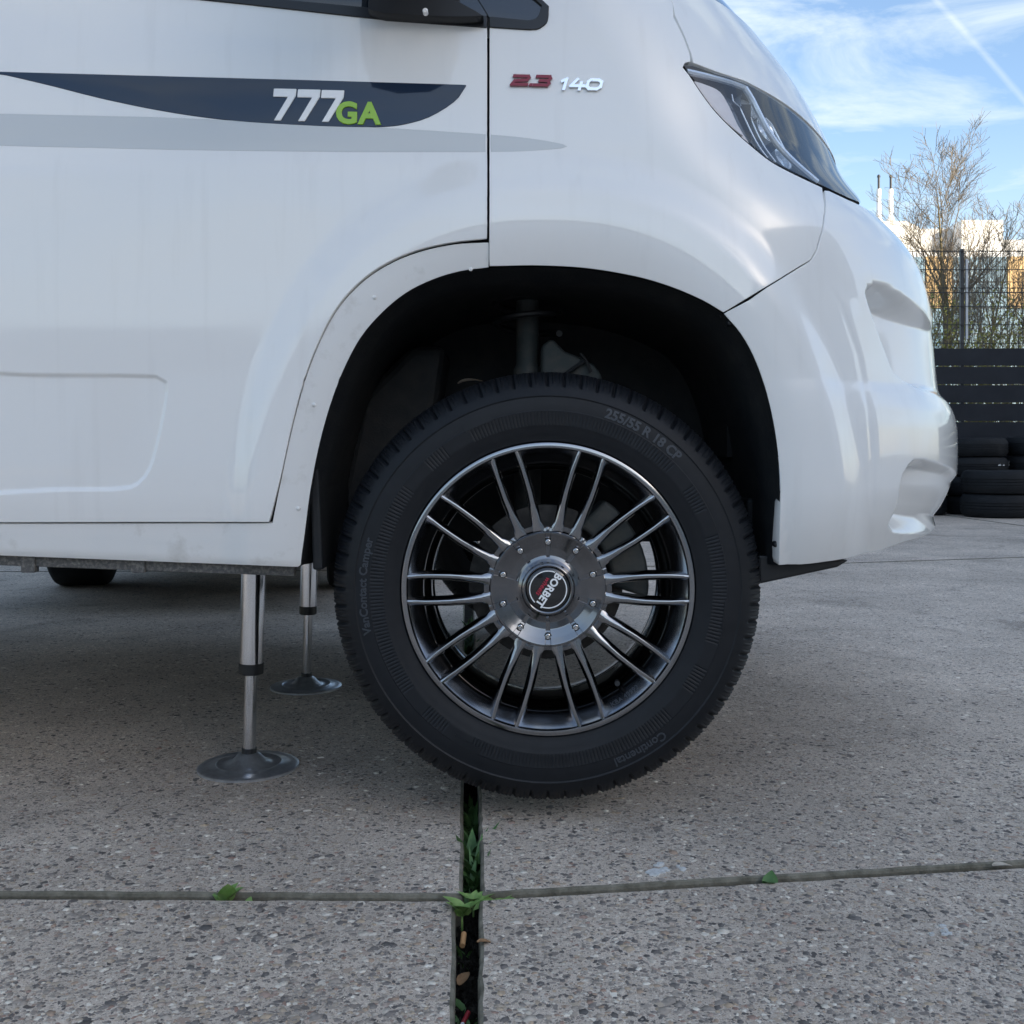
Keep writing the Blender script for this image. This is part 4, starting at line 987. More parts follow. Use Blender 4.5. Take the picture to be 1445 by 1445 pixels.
text_obj('lettering', 'wheels', .0118, flat_text(-.0098 * math.cos(up), -.0098 * math.sin(up), tx_dir, .0010), 'letter_red', wheel, local=True, extrude=.0003, offset=.0002, spacing=1.05, shear=.25)
# raised sidewall lettering
def ring_text(deg, r0, lift=.0006, sx=1.0):
    a0 = math.radians(deg)
    def fn(a):
        th = a0 - a[:, 0] * sx / r0; r = r0 + a[:, 1]
        return np.stack([r * np.cos(th), side_y(r) - lift * .2 - np.clip(a[:, 2] + .0005, 0, 1), r * np.sin(th)], -1)
    return fn
text_obj('lettering', '255/55 R 18 CP', .0225, ring_text(58.5, .3082), 'rubber_letter', wheel, local=True, extrude=.0005, offset=.0007)
text_obj('lettering', 'VanContact Camper', .0190, ring_text(179, .3082, sx=1.02), 'rubber_letter', wheel, local=True, extrude=.0005, offset=.0004)
text_obj('lettering', 'Continental', .0200, ring_text(-60, .3082, sx=1.02), 'rubber_letter', wheel, local=True, extrude=.0005, offset=.0003)
# sidewall wear marks / emblem bars
for deg, dr, ln in ((113, .301, .05), (-8, .300, .045), (-118, .292, .05)):
    t = MB(); vv, ff = [], []
    for k in range(13):
        th = math.radians(deg) + (k / 12 - .5) * ln / dr
        for r in (dr - .006, dr + .006): vv.append((r * math.cos(th), side_y(r) - .0012, r * math.sin(th)))
        for r in (dr - .006, dr + .006): vv.append((r * math.cos(th), side_y(r) + .002, r * math.sin(th)))
    for k in range(12):
        b = k * 4; ff += [(b, b + 1, b + 5, b + 4), (b, b + 4, b + 6, b + 2), (b + 1, b + 3, b + 7, b + 5)]
    t.add(vv, ff); t.build('tread_marker', 'rubber', wheel, local=True)
# casting mark on the outer rim bed
def bed_text(deg, sx=1.0):
    a0 = math.radians(deg)
    def fn(a):
        th = a0 + a[:, 0] / .224; yy = .0195 + a[:, 1] * .72; r = np.interp(yy, [.0100, .0290], [.2330, .2150]) - .0005 - a[:, 2]
        return np.stack([r * np.cos(th), yy, r * np.sin(th)], -1)
    return fn
text_obj('lettering', 'KBA 49993', .0120, bed_text(-54.5), 'rubber_letter', wheel, local=True, extrude=.0003)
bd = MB(); bd.lathe([(.2345, .0080), (.2330, .0100), (.2150, .0290), (.2125, .0340), (.2105, .0370)], 144); bd.build('rim_bed', 'rim_bed', wheel, smooth=True, local=True)
va = MB(); a = math.radians(-54); va.tube([(.206 * math.cos(a), .062, .206 * math.sin(a)), (.200 * math.cos(a), .026, .200 * math.sin(a))], .0045, 12); va.build('valve', 'black_plastic', wheel, smooth=True, local=True)
# brake
br = MB(); br.lathe([(.06, .075), (.085, .075), (.085, .105), (.088, .108), (.136, .108), (.136, .132), (.06, .132)], 72); brake = br.build('brake_disc', 'brake_iron', van, smooth=True, local=True); brake.location = wheel.location
hb = MB(); hb.lathe([(0, .040), (.045, .040), (.055, .046), (.09, .048), (.092, .075), (.06, .08)], 48); hb.build('hub_carrier', 'brake_iron', brake, smooth=True, local=True)
cl_ = MB(); pts = [(r * math.cos(math.radians(t)), r * math.sin(math.radians(t))) for r, ts in ((.178, range(-8, 62, 7)), (.112, range(61, -9, -7))) for t in ts]
cl_.prism(pts, .074, .165); cl_.build('brake_caliper', 'suspension', brake, bevel=.008, seg=3, local=True)
# far front wheel
fw_ = copy_tree(wheel, van); fw_.location = Vector((WX, 2 * YC - WY, WZ)) - van.location; fw_.rotation_euler = (0, 0, math.pi); fw_['label'] = 'front wheel on the far side, half hidden under the motorhome'

# ---------------------------------------------------------------- hydraulic jacks (parts of the motorhome)
def jack(px, py, dia, tilt_x, ztop, rtube, rpist, zc, lab):
    gx, gy = gpt(px, py); d = Vector((tilt_x, 0, 1)).normalized()
    def pt(z): return Vector((gx, gy, 0)) + d * (z / d.z)
    t = MB(); t.tube([pt(zc), pt(ztop)], rtube, 40)
    j = t.build('levelling_jack', 'steel', van, smooth=True); j['label'] = lab
    m = MB(); m.tube([pt(.036), pt(zc + .01)], rpist, 32); m.build('piston', 'steel', j, smooth=True)
    m = MB(); m.tube([pt(zc - .018), pt(zc - .016), pt(zc + .004), pt(zc + .006)], [rtube * .9, rtube * 1.04, rtube * 1.04, rtube * .9], 40); m.build('collar', 'black_plastic', j, smooth=True)
    m = MB(); m.tube([pt(.026), pt(.040)], rpist * 1.15, 32); m.build('boot', 'black_plastic', j, smooth=True)
    R = dia / 2; m = MB()
    m.lathe([(0, .030), (.016, .030), (.022, .0275), (.034, .0150), (.046, .0095), (.060, .0088), (.064, .0112), (.068, .0088), (R - .010, .0070), (R - .004, .0072), (R, .0048), (R, .0005), (R - .002, -.001), (0, -.001)], 96, 'z', (gx, gy, 0))
    m.build('foot_plate', 'zinc', j, smooth=True)
    m = MB(); q = pt(ztop); m.box((q.x - .05, gy - .04, ztop - .012), (q.x + .05, gy + .04, ztop + .05)); m.build('bracket', 'underseal', j, bevel=.004)
jack(351, 1083, .1985, -.0 + .024, .455, .0236, .0128, .205, 'steel jack under the sill with wide round foot plate')
jack(432, 970, .190, .024, .455, .0222, .0122, .215, 'steel jack further under the motorhome beside the wheel')

# ---------------------------------------------------------------- small things on the ground and on the tyre
def leaf_verts(c, d, up, L, w, curl=.25, n=6):
    c = Vector(c); d = Vector(d).normalized(); s_ = d.cross(Vector(up)).normalized(); nrm = s_.cross(d).normalized(); v, f = [], []
    for i in range(n + 1):
        t = i / n; ww = w * math.sin(math.pi * min(1, .06 + t * .94) ** .8) * .5 + .0002
        p = c + d * (L * t) - nrm * (curl * L * t * t)
        v += [p - s_ * ww + nrm * ww * .35, p, p + s_ * ww + nrm * ww * .35]
    for i in range(n):
        b = i * 3; f += [(b, b + 1, b + 4, b + 3), (b + 1, b + 2, b + 5, b + 4)]
    return v, f
def weed(px, py, size, nleaf, label, seed, group=None, m='weed_green', lift=.75, z0=-.012, spread=1.0):
    r = random.Random(seed); gx, gy = gpt(px, py); e = empty('weed', (gx, gy, 0), label, 'weed', group)
    stm = MB(); stm.tube([(gx, gy, z0 - .02), (gx, gy, z0 + .006)], .0016, 6); stm.build('stem', m, e)
    for k in range(nleaf):
        a = 2 * math.pi * k / nleaf + r.uniform(-.4, .4); el_ = r.uniform(.35, 1.2) * lift
        d = (math.cos(a) * math.cos(el_) * spread, math.sin(a) * math.cos(el_), math.sin(el_)); L = size * r.uniform(.6, 1.15)
        v, f = leaf_verts((gx + r.uniform(-.004, .004), gy + r.uniform(-.003, .003), z0), d, (0, 0, 1), L, L * r.uniform(.55, .85), r.uniform(.1, .5))
        o = obj('leaf', v, f, m, e, smooth=True)
    return e
weed(317, 1265, .034, 6, 'small bright green weed in the joint on the jack side', 11, lift=1.1)
weed(348, 1269, .020, 5, 'tiny weed sprig beside the bright green weed in the joint', 12)
weed(395, 1270, .013, 4, 'tiniest seedling in the cross joint towards the wide gap', 19)
weed(652, 1280, .036, 7, 'leafy weed growing at the crossing of the slab joints', 13, lift=1.0)
weed(703, 1264, .034, 7, 'spreading weed along the joint right beside the joint crossing', 14, lift=.7, spread=1.6)
weed(1088, 1244, .026, 6, 'small dark weed in the joint below the bumper side', 15, m='leaf_green', lift=.9)
weed(668, 1262, .030, 6, 'trailing weed stem leaning over the joint crossing', 20, lift=.8)
# grass in the wide joint
def grass(y0, y1, count, seed, hgt):
    r = random.Random(seed); m = MB()
    for k in range(count):
        Y = r.uniform(y0, y1); x = r.uniform(lin(fl0, fl1, Y) + .002, lin(fr0, fr1, Y) - .002); a = r.uniform(0, 6.28); L = hgt * r.uniform(.5, 1.2)
        el_ = r.uniform(.4, 1.3); d = (math.cos(a) * math.cos(el_) * .7, math.sin(a) * math.cos(el_), math.sin(el_))
        v, f = leaf_verts((x, Y, -.045), d, (0, 0, 1), L, L * r.uniform(.10, .30), r.uniform(.1, .6), 4); m.add(v, f)
    o = m.build('joint_grass', 'leaf_green', None, smooth=True, recalc=False); tag(o, 'dark green grass tufts growing in the wide slab joint', 'grass', kind='stuff')
    return o
gm = None
def grass_all():
    r = random.Random(21); m = MB()
    for y0, y1, count, hgt in ((1.56, 1.70, 110, .06), (1.70, 1.92, 45, .05), (1.15, 1.42, 14, .03), (2.6, 3.9, 240, .07), (1.50, 1.56, 8, .03)):
        for k in range(count):
            Y = r.uniform(y0, y1); x = r.uniform(lin(fl0, fl1, Y) + .002, lin(fr0, fr1, Y) - .002) - (.012 if Y < 1.45 else 0); a = r.uniform(0, 6.28); L = hgt * r.uniform(.5, 1.2)
            el_ = r.uniform(.4, 1.3); d = (math.cos(a) * math.cos(el_) * .6, math.sin(a) * math.cos(el_), math.sin(el_))
            v, f = leaf_verts((x, Y, -.05), d, (0, 0, 1), L, L * r.uniform(.10, .32), r.uniform(.1, .6), 4); m.add(v, f)
    o = m.build('joint_grass', 'leaf_green', None, smooth=True, recalc=False); tag(o, 'dark green grass tufts growing in the wide slab joint', 'grass', kind='stuff')
grass_all()
def flat_leaf(name, loc, ang, L, m, label, cat, curl=.3, tilt=.1, group=None):
    v, f = leaf_verts((-L / 2, 0, 0), (1, 0, tilt), (0, 0, 1), L, L * .45, curl, 8)
    v2 = [Vector(p) - Vector((0, 0, .0006)) for p in v]; k = len(v); F = f + [tuple(i + k for i in q)[::-1] for q in f]
    o = obj(name, list(v) + v2, F, m, None, smooth=True); o.location = loc; o.rotation_euler = (0, 0, ang); tag(o, label, cat, group); return o
gx, gy = gpt(684, 1331); flat_leaf('dry_leaf', (gx, gy, .003), .3, .020, 'dry_leaf', 'brown dry leaf lying on the slab beside the wide joint', 'leaf')
gx, gy = gpt(655, 1350); flat_leaf('dry_leaf', (gx, gy, -.028), 1.2, .030, 'dry_leaf', 'brown dry leaf down inside the wide joint', 'leaf', tilt=.35)
gx, gy = gpt(1415, 1222); flat_leaf('dry_leaf', (gx, gy, .001), .1, .032, 'pale_leaf', 'pale dry leaf caught in the cross joint far from the wide gap', 'leaf', curl=.15)
a = math.radians(111); flat_leaf('dry_leaf', (WX + .3705 * math.cos(a) , WY + .072, WZ + .372 * math.sin(a)), -.1, .042, 'pale_leaf', 'crumpled pale leaf lying on top of the front tyre', 'leaf', curl=.35, tilt=.45)
gx, gy = gpt(653, 1298); cb_ = MB(); cb_.tube([(gx, gy - .010, -.030), (gx + .001, gy + .012, -.024)], .0038, 14); cig = cb_.build('cigarette_butt', 'filter_tan', None, smooth=True); tag(cig, 'orange cigarette filter lying in the wide joint', 'cigarette butt')
gx, gy = gpt(657, 1396); wr = MB(); wr.tube([(gx - .003, gy - .008, -.036), (gx + .003, gy + .008, -.031)], .0028, 10); wrap = wr.build('wrapper', 'wrapper_red', None, smooth=True); tag(wrap, 'red scrap of wrapper down in the wide joint', 'litter')
w2 = MB(); w2.tube([(gx - .0042, gy - .0112, -.0370), (gx - .0028, gy - .0076, -.0359)], .0028, 10); w2.build('white_end', 'letter_white', wrap, smooth=True)
# dark soil and debris in the wide joint
db = MB(); r = random.Random(5)
for k in range(900):
    Y = r.uniform(1.0, 1.95); x = r.uniform(lin(nl0, nl1, Y) if Y < 1.45 else lin(fl0, fl1, Y), lin(nr0, nr1, Y) if Y < 1.45 else lin(fr0, fr1, Y)); s_ = r.uniform(.002, .006)
    db.add([(x + s_ * r.uniform(-1, 1), Y + s_ * r.uniform(-1, 1), -.048 + s_ * r.uniform(-1, 2.5)) for _ in range(4)], [(0, 1, 2), (0, 2, 3), (0, 3, 1), (1, 3, 2)])
o = db.build('joint_debris', 'soil', None); tag(o, 'crumbs of dark soil in the wide slab joint', 'soil', kind='stuff')

# ---------------------------------------------------------------- parked car on the other side of the motorhome
car = empty('parked_car', (-.85, 5.5, 0), 'dark small car parked nose on beyond the motorhome, one tyre showing under the sill', 'car')
cb2 = MB()
prof = [(-.72, .30), (-.70, .62), (-.55, .80), (-.10, .88), (.45, 1.40), (1.6, 1.50), (2.55, 1.42), (2.95, .95), (3.05, .62), (3.0, .30)]
prof = [(x - 1.36, z) for x, z in prof]
n = len(prof); v, f = [], []
for yy, sc, dz in ((-.80, .93, 0), (-.74, .99, .0), (0, 1, .03), (.74, .99, .0), (.80, .93, 0)):
    for x, z in prof: v.append((-.85 + (x) * sc, 5.62 + yy * (1 if z < .9 else .86), .22 + (z - .22) * (sc if z > .5 else 1) + dz))
for i in range(4):
    for k in range(n): f.append((i * n + k, i * n + (k + 1) % n, (i + 1) * n + (k + 1) % n, (i + 1) * n + k))
f += [tuple(range(n)), tuple(4 * n + k for k in range(n))[::-1]]
cb2.add(v, f); body = cb2.build('body', 'car_paint', car, smooth=True)
for sgn in (-1, 1):
    wv = MB(); wv.prism([(-.85 + x - 1.36, z) for x, z in ((.62, .92), (.85, 1.28), (1.5, 1.38), (2.2, 1.34), (2.55, .95))], 5.62 + sgn * .70, 5.62 + sgn * .735); wv.build('window', 'glass_dark', car)
tw = MB(); tw.lathe([(.15, .0), (.18, -.004), (.235, -.004), (.258, .01), (.268, .03), (.268, .22), (.258, .24), (.235, .25), (.15, .25)], 48)
tmesh = tw.mesh('wheel', smooth=True); rimm = MB(); rimm.lathe([(0, .02), (.05, .015), (.13, .02), (.155, .004), (.155, .12)], 48); rmesh = rimm.mesh('rim', smooth=True)
for x in (-2.03, .40):
    for y, rz_ in ((4.84, 0), (6.40, math.pi)):
        o = link('wheel', tmesh, 'rubber_old', car, local=True); o.location = Vector((x, y, .266)) - car.location; o.rotation_euler = (0, 0, rz_ + (.16 if x < 0 else 0))
        link('rim', rmesh, 'zinc', o, local=True)
car.location = (-1.30, 6.14, 0); car.rotation_euler = (0, 0, math.pi / 2)

# ---------------------------------------------------------------- fence with privacy strips
FY = 11.6
fence = empty('mesh_fence', (0, FY, 0), 'tall double wire mesh fence with dark privacy strips woven into its lower half', 'fence')
ztop = CAMZ + (HY - 353) * FY / FPX; zs = CAMZ + (HY - 491) * FY / FPX; PITCH = .2085
pw = 2.5; xp0 = wpt(1359, 0, FY).x
posts = [xp0 + pw * k for k in range(-6, 5)]
pm_ = MB(); pm_.box((-.018, .01, 0), (.018, .06, ztop + .02)); pmesh = pm_.mesh('post', bevel=.004)
for x in posts:
    o = link('post', pmesh, 'fence_post', fence, local=True); o.location = (x, 0, 0)
    cp = MB(); cp.box((x + .035, FY + .005, zs + .1), (x + .060, FY + .02, ztop - .1)); cp.build('clamp_bar', 'facade_frame', fence) if abs(x - xp0) < .01 else None
wm = MB()
for k in range(50): x = .025 + k * .05; wm.box((x - .0022, -.0022, .05), (x + .0022, .0022, ztop))
rows_ = int((ztop - .05) / PITCH)
for k in range(rows_ + 1):
    z = ztop - .012 - k * PITCH
    if z < .05: break
    for yy in (-.0085, .0085): wm.box((0, yy - .003, z - .003), (pw, yy + .003, z + .003))
# one extra rod, as the photograph shows a closer pair
for yy in (-.0085, .0085): wm.box((0, yy - .003, ztop - .012 - 2 * PITCH - .055), (pw, yy + .003, ztop - .049 - 2 * PITCH - .01))
wmesh = wm.mesh('wire_panel')
for x in posts[:-1]:
    o = link('wire_panel', wmesh, 'fence_wire', fence, local=True); o.location = (x, 0, 0); o['kind'] = 'stuff'
def slat_mesh(seed):
    r = random.Random(seed); n = 24; v, f = [], []
    for i in range(n + 1):
        x = pw * i / n
        for z in (.006, .07, .14, PITCH - .007):
            v.append((x, -.018 + .004 * math.sin(i * 1.3 + seed) + r.uniform(-.002, .002), z + (r.uniform(-.0015, .0015))))
    for i in range(n):
        for j in range(3): f.append((i * 4 + j, (i + 1) * 4 + j, (i + 1) * 4 + j + 1, i * 4 + j + 1))
    k = len(v); v2 = [(x, y + .0015, z) for x, y, z in v]
    me = mesh('slat', v + v2, f + [tuple(i + k for i in q)[::-1] for q in f], smooth=True); me.materials.append(MATS['fence_slat']); return me
smesh = [slat_mesh(s_) for s_ in range(4)]
for pi_, x in enumerate(posts[:-1]):
    for k in range(9):
        z = zs - (k + 1) * PITCH
        if z < -.05: break
        o = link('slat', smesh[(pi_ * 3 + k) % 4], None, fence, local=True); o.location = (x, 0, z)
# kerb stones under the fence
kb_ = MB(); kb_.box((posts[0], FY - .04, -.05), (posts[-1], FY + .10, .035)); kb_.build('fence_footing', 'concrete_edge', fence, bevel=.008)

# ---------------------------------------------------------------- old tyres stacked by the fence
def stack_tyre_mesh(R, Wd, seed):
    prof = [(R * .60, Wd * .12), (R * .63, Wd * .02), (R * .70, 0), (R * .82, .0), (R * .92, Wd * .05), (R * .975, Wd * .16), (R, Wd * .27)]
    prof += [(R, Wd * .36), (R - .006, Wd * .365), (R - .006, Wd * .395), (R, Wd * .40), (R, Wd * .485), (R - .006, Wd * .49), (R - .006, Wd * .51)]
    full = prof + [(r, Wd - h) for r, h in prof[::-1]]
    full += [(R * .60, Wd * .12)]
    m = MB(); m.lathe(full, 72, 'z')
    V = []
    for (x, y, z) in m.v:
        a = math.atan2(y, x); r = math.hypot(x, y)
        if r > R * .95 and int(a / (2 * math.pi) * 72 + 100) % 2 == 0 and (z < Wd * .34 or z > Wd * .66): r -= .006
        V.append((r * math.cos(a), r * math.sin(a), z))
    m.v = V; return m.mesh('old_tyre', smooth=True)
tA = stack_tyre_mesh(.36, .243, 1); tB = stack_tyre_mesh(.325, .205, 2)
def stack(px, Y, me, H, labels, seed, grp, chalk=None):
    r = random.Random(seed); x = (px - CX) * Y / FPX
    for k, lab in enumerate(labels):
        o = link('old_tyre', me, 'rubber_old'); o.location = (x + r.uniform(-.018, .018), Y + r.uniform(-.015, .015), k * H); o.rotation_euler = (0, 0, r.uniform(0, 6.28)); tag(o, lab, 'tyre', grp)
        if chalk is not None and k == chalk:
            for (dx, w, h) in ((-.02, .05, .025), (.045, .03, .02), (.19, .012, .06)):
                c = MB(); 
                aa = -math.pi / 2 + dx * 3.2 + .35; rr = .3265
                for q in range(4):
                    a1 = aa + w * (q / 4) * 2.6
                    c.add([(rr * math.cos(a1), rr * math.sin(a1), H * .55), (rr * math.cos(a1 + .035), rr * math.sin(a1 + .035), H * .55), (rr * math.cos(a1 + .03), rr * math.sin(a1 + .03), H * .55 + h * (.4 + .6 * ((q * 7) % 3) / 2)), (rr * math.cos(a1 + .005), rr * math.sin(a1 + .005), H * .55 + h * .5)], [(0, 1, 2, 3)])
                cm_ = c.build('chalk_mark', 'splash_white', o, local=True); cm_.rotation_euler = (0, 0, -o.rotation_euler[2])
stack(1410, 10.62, tA, .243, ['wide old tyre lying flat on the ground, bottom of the short front stack', 'wide old tyre on top of the short two tyre stack'], 1, 'old tyres stacked by the fence')
stack(1376, 11.15, tB, .207, ['narrow old tyre at the base of the stack beside the bumper', 'second narrow old tyre up in the stack beside the bumper', 'third tyre up with white chalk marks in the stack beside the bumper', 'top tyre of the stack beside the bumper, above the chalk marks'], 2, 'old tyres stacked by the fence', chalk=2)
stack(1465, 11.15, tB, .212, ['narrow old tyre at the base of the stack away from the bumper', 'second tyre of the stack away from the bumper', 'third tyre of the stack away from the bumper', 'top tyre of the tallest stack away from the bumper'], 3, 'old tyres stacked by the fence')
stack(1552, 11.1, tB, .207, ['narrow tyre at the base of the outermost tyre stack', 'second tyre of the outermost tyre stack', 'top tyre of the outermost tyre stack'], 4, 'old tyres stacked by the fence')
stack(1290, 11.1, tB, .207, ['narrow tyre at the base of the tyre stack hidden behind the bumper', 'top tyre of the tyre stack hidden behind the bumper'], 6, 'old tyres stacked by the fence')

# ---------------------------------------------------------------- bare trees
def tree(px, Y, height, seed, label, lean=(0, 0), trunk_r=.075, levels=4, group='bare trees behind the fence', spread=.6, fork=None, nside=(8, 13)):
    r = random.Random(seed); x = (px - CX) * Y / FPX; root = empty('bare_tree', (x, Y, 0), label, 'tree', group)
    TM, BM = MB(), MB()
    def branch(p, d, L, rad, lev):
        n = max(3, int(L / .16)) if lev < 2 else 4
        pts, rr = [p], [rad]; dd = Vector(d)
        for i in range(n):
            jit = .05 if lev == 0 else .10
            dd = (dd + Vector((r.gauss(0, jit), r.gauss(0, jit), r.gauss(0, jit * .5) + (.05 if lev else .03)))).normalized()
            pts.append(pts[-1] + dd * (L / n)); rr.append(max(.0024, rad * (1 - .95 * (i + 1) / n)))
        (TM if lev == 0 else BM).tube(pts, rr, {0: 9, 1: 6, 2: 4}.get(lev, 3), cap=lev < 2)
        if lev >= levels: return
        k = {0: r.randint(*nside), 1: r.randint(7, 10), 2: r.randint(4, 6)}.get(lev, r.randint(2, 3))
        for j in range(k):
            t = (.22 + .76 * (j + r.random()) / k) if lev == 0 else (.18 + .80 * (j + r.random()) / k); q = t * n; i = min(int(q), n - 1)
            bp = pts[i].lerp(pts[i + 1], q - i); bd = (pts[i + 1] - pts[i]).normalized()
            a = r.uniform(0, 2 * math.pi); side = Vector((math.cos(a), math.sin(a), 0)); side = (side - bd * side.dot(bd)).normalized()
            an = r.uniform(.45, .95) * spread * 1.35
            nd = (bd * math.cos(an) + side * math.sin(an) + Vector((0, 0, .12))).normalized()
            Lb = L * (.54 if lev == 0 else .50) * (1.12 - t * .72) * r.uniform(.75, 1.2)
            branch(bp, nd, max(Lb, .16), max(.003, rr[i] * r.uniform(.42, .60)), lev + 1)
    stems = fork or [(lean, 1.0, 1.0)]
    for ln, hs_, rs_ in stems: branch(Vector((x, Y, -.05)), Vector((ln[0], ln[1], 1)).normalized(), height * hs_, trunk_r * rs_, 0)
    TM.build('trunk', 'bark', root, smooth=True, recalc=False); BM.build('crown', 'bark_twig', root, smooth=True, recalc=False)
    return root
tree(1314, 17.0, 5.0, 3, 'tall bare tree standing in front of the white plant room', trunk_r=.095, spread=.70, nside=(22, 24))
tree(1296, 16.6, 4.5, 8, 'slim bare tree with a forked stem close beside the tall one', trunk_r=.055, fork=[((-.10, 0), 1.0, 1.0), ((.05, 0), .8, .7)], levels=3)
tree(1350, 15.4, 4.0, 14, 'bare multi stemmed shrub leaning away from the tall tree', trunk_r=.042, fork=[((.25, 0), 1.0, 1.0), ((.12, 0), .85, .8), ((.42, .1), .95, .8), ((-.05, 0), .7, .6)], levels=3)
tree(1432, 16.2, 3.9, 23, 'bare bushy tree growing beside the glass facade end', trunk_r=.05, fork=[((.02, 0), 1.0, 1.0), ((-.2, 0), .9, .8), ((.2, 0), .9, .8)], levels=3)
tree(1530, 17.5, 5.0, 31, 'bare tree standing beyond the outermost tyre stack', trunk_r=.07, levels=3)
tree(1235, 18.5, 4.6, 37, 'bare tree mostly hidden by the motorhome bonnet', trunk_r=.06, levels=3)
# thicket behind the fence: thin stems with small yellow green leaves
def shrub(px, Y, h, wd, seed, label, nst=26, leaves=900, m='leaf_yellow'):
    r = random.Random(seed); x = (px - CX) * Y / FPX; root = empty('shrub', (x, Y, 0), label, 'shrub', 'shrubs behind the fence')
    s_, lf = MB(), MB()
    for k in range(nst):
        a = r.uniform(0, 6.28); p = Vector((x + r.uniform(-.5, .5) * wd, Y + r.uniform(-.3, .3), -.03)); pts = [p]; d = Vector((math.cos(a) * .25, math.sin(a) * .25, 1)).normalized(); H = h * r.uniform(.6, 1.05)
        for i in range(6): d = (d + Vector((r.gauss(0, .10), r.gauss(0, .10), .04))).normalized(); pts.append(pts[-1] + d * H / 6)
        s_.tube(pts, [.012 * (1 - .8 * i / 6) for i in range(7)], 4, cap=False)
        for q in range(3 * leaves // nst):
            t = r.uniform(.25, 1) * 5.99; i = int(t); c = pts[i].lerp(pts[i + 1], t - i) + Vector((r.gauss(0, .10), r.gauss(0, .10), r.gauss(0, .06)))
            e1 = Vector((r.gauss(0, 1), r.gauss(0, 1), r.gauss(0, 1))).normalized(); e2 = e1.cross(Vector((r.gauss(0, 1), r.gauss(0, 1), r.gauss(0, 1)))).normalized(); z_ = r.uniform(.015, .036)
            lf.add([c - e1 * z_, c + e2 * z_ * .5, c + e1 * z_, c - e2 * z_ * .5], [(0, 1, 2, 3)])
    s_.build('stem', 'bark', root, recalc=False); lf.build('foliage', m, root, recalc=False)
shrub(1330, 13.6, 3.0, 1.3, 1, 'yellowish shrub behind the fence at the foot of the tall tree')
shrub(1385, 14.2, 3.15, 1.3, 2, 'loose yellow green shrub behind the fence between the tree stems', leaves=1300)
shrub(1440, 13.8, 2.7, 1.3, 3, 'brownish twiggy shrub behind the fence over the tyre stacks', leaves=500)
shrub(1510, 14.0, 2.9, 1.4, 4, 'yellow green shrub behind the fence beyond the outermost tyre stack')
shrub(1255, 14.0, 2.8, 1.4, 5, 'yellow green shrub hidden behind the motorhome nose')

# ---------------------------------------------------------------- glass fronted building far behind
BY = 48.0
bld = empty('office_building', (25, BY, 0), 'pale glass fronted building with orange panels, white plant rooms and twin flues', 'building')
def bx(px): return (px - CX) * BY / FPX
def bz(py): return CAMZ + (HY - py) * BY / FPX
x0, x1 = bx(1150), bx(1800); zr = bz(356)
w = MB(); w.box((x0, BY + .12, 0), (x1, BY + 14, zr)); w.build('wall', 'facade_frame', bld)
cw, ch = 1.28, 1.22
pn = MB(); pn.box((.04, -.02, .04), (cw - .04, .10, ch - .04)); pmesh_g = pn.mesh('pane'); 
pn2 = MB(); pn2.box((.02, -.05, .02), (cw - .02, .10, ch - .02)); pmesh_o = pn2.mesh('panel')
nxp = int((x1 - x0) / cw); nzp = int((zr - .3) / ch)
for i in range(nxp):
    for j in range(nzp):
        X = x0 + i * cw + .05; Z = zr - .18 - (j + 1) * ch
        pxm = CX + (X + cw / 2) * FPX / BY; pym = HY - (Z + ch / 2 - CAMZ) * FPX / BY
        orange = (1300 < pxm < 1347 and 378 < pym < 420) or (1428 < pxm < 1490 and 378 < pym < 420) or (j in (3,) and 1200 < pxm < 1280)
        o = link('cladding_panel' if orange else 'pane', pmesh_o if orange else pmesh_g, 'clad_orange' if orange else 'facade_glass', bld, local=True); o.location = Vector((X, BY, Z)) - bld.location
def blk(name, a, b, c, d, m, dy=0, dep=6, cut=None):
    p = [(bx(a), bz(d)), (bx(b), bz(d)), (bx(b), bz(c)), (bx(a), bz(c))]
    if cut: p = [(bx(x), bz(y)) for x, y in cut]
    q = MB(); q.prism(p, BY + .3 + dy, BY + .3 + dy + dep); return q.build(name, m, bld)
blk('plant_room', 0, 0, 0, 0, 'clad_white', cut=[(1180, 358), (1312, 358), (1312, 336), (1300, 318), (1282, 310), (1180, 310)])
blk('plant_room', 1313, 1360, 314, 358, 'clad_grey_shade', dy=1.0)  # grey puts the shaded left face of the white block into colour
blk('plant_room', 1361, 1420, 308.5, 358, 'clad_white')
blk('plant_room', 1432, 1520, 330, 358, 'clad_grey_shade', dy=1.0)
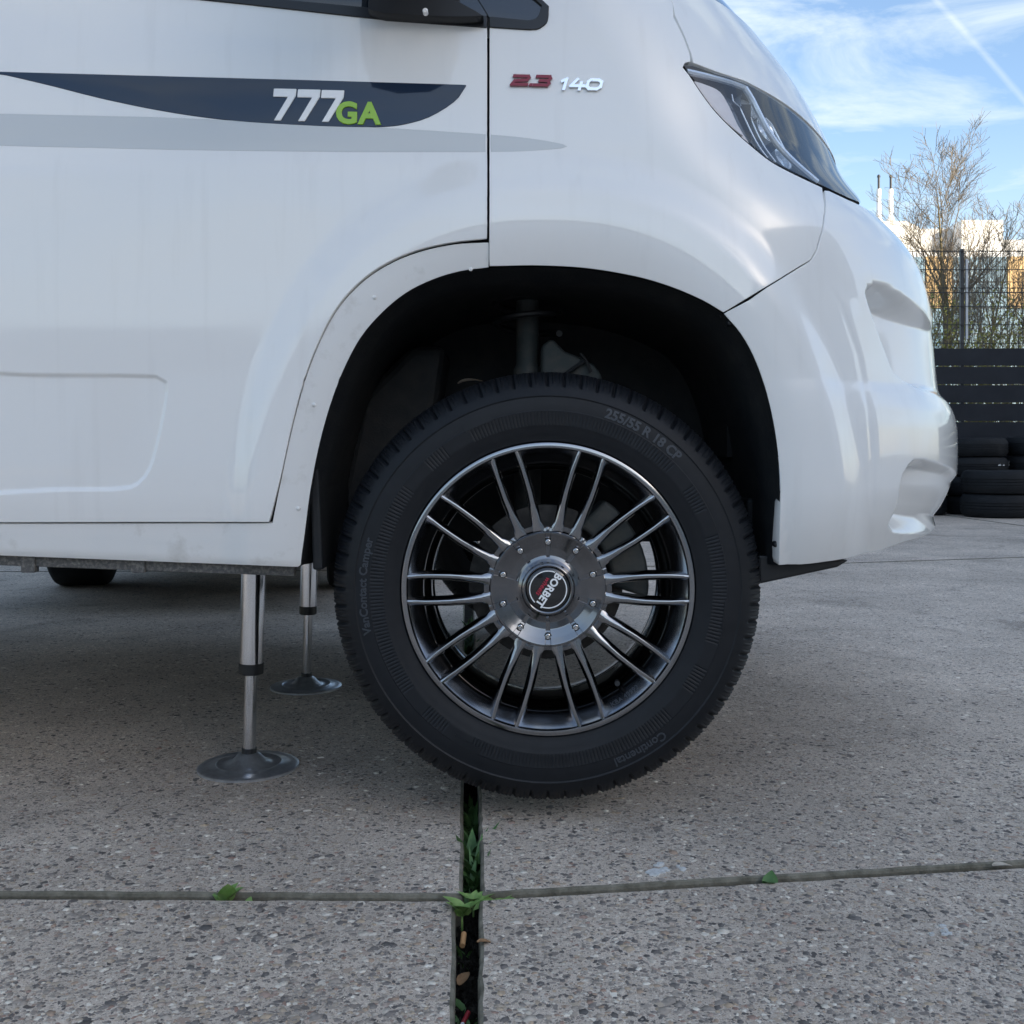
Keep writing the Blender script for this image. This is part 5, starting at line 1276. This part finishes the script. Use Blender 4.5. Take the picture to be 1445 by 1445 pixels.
for px in (1240, 1257):
    k_ = (BY + 2.5) / BY; X = bx(px) * k_; bz0 = bz; bz = lambda v, f_=bz0, k_=k_: CAMZ + (f_(v) - CAMZ) * k_; q = MB(); q.lathe([(0, bz(318)), (.20, bz(312)), (.11, bz(304)), (.11, bz(267)), (0, bz(267))], 20, 'z', (X, BY + 2.5, 0)); fo_ = q.build('flue', 'clad_white', bld, smooth=True)
    q = MB(); q.lathe([(0, bz(268)), (.055, bz(268)), (.055, bz(250)), (.085, bz(250)), (.06, bz(247)), (0, bz(246))], 16, 'z', (X, BY + 2.5, 0)); q.build('flue_tip', 'fence_post', fo_, smooth=True); bz = bz0

# ---------------------------------------------------------------- workshop hall on the right, out of view: a stand-in sized to shade the yard, mirrored in paint and hub cap
HX = 20.0; HH = 12.8
hall = empty('shade_hall', (HX, -2.2, 0), 'long grey stand-in hall, unseen beside the yard, added to shade the motorhome', 'building')
h = MB(); h.box((HX, -80, 0), (HX + 22, -2.2, HH)); h.build('wall', 'hall_wall', hall)
h = MB(); h.box((HX - .35, -80.3, HH + .003), (HX + 22.3, -2.0, HH + .35)); h.build('roof_edge', 'hall_frame', hall)
wn_ = MB(); wn_.box((-.06, -4.2, 0), (.02, 0, 2.0)); wm_ = wn_.mesh('window'); dn_ = MB(); dn_.box((-.08, -4.6, 0), (.02, 0, 5.0)); dm_ = dn_.mesh('roller_door')
for k in range(12):
    o = link('window', wm_, 'glass_dark', hall, local=True); o.location = (0, -1.2 - k * 6.5, 7.0)
    if k % 2 == 0:
        o = link('roller_door', dm_, 'facade_frame', hall, local=True); o.location = (0, -1.0 - k * 6.5, 0)

# ---------------------------------------------------------------- garages across the yard, behind the camera: stand-ins added to mirror in the paint
gar = empty('stand_in_garages', (0, -20, 0), 'row of stand-in brown brick garages, unseen across the yard, added to mirror in the paint', 'building')
h = MB(); h.box((-30, -27, 0), (8, -20, 3.3)); h.build('wall', 'hall_brick', gar)
h = MB(); h.box((-30.3, -27.3, 3.303), (8.3, -19.7, 3.55)); h.build('roof_edge', 'hall_frame', gar)
gd = MB(); gd.box((0, -.02, 0), (3.0, .07, 2.5)); gdm = gd.mesh('garage_door')
for k in range(9):
    o = link('garage_door', gdm, 'hall_frame' if k % 3 else 'facade_frame', gar, local=True); o.location = (-29 + k * 4.1, 0, 0)
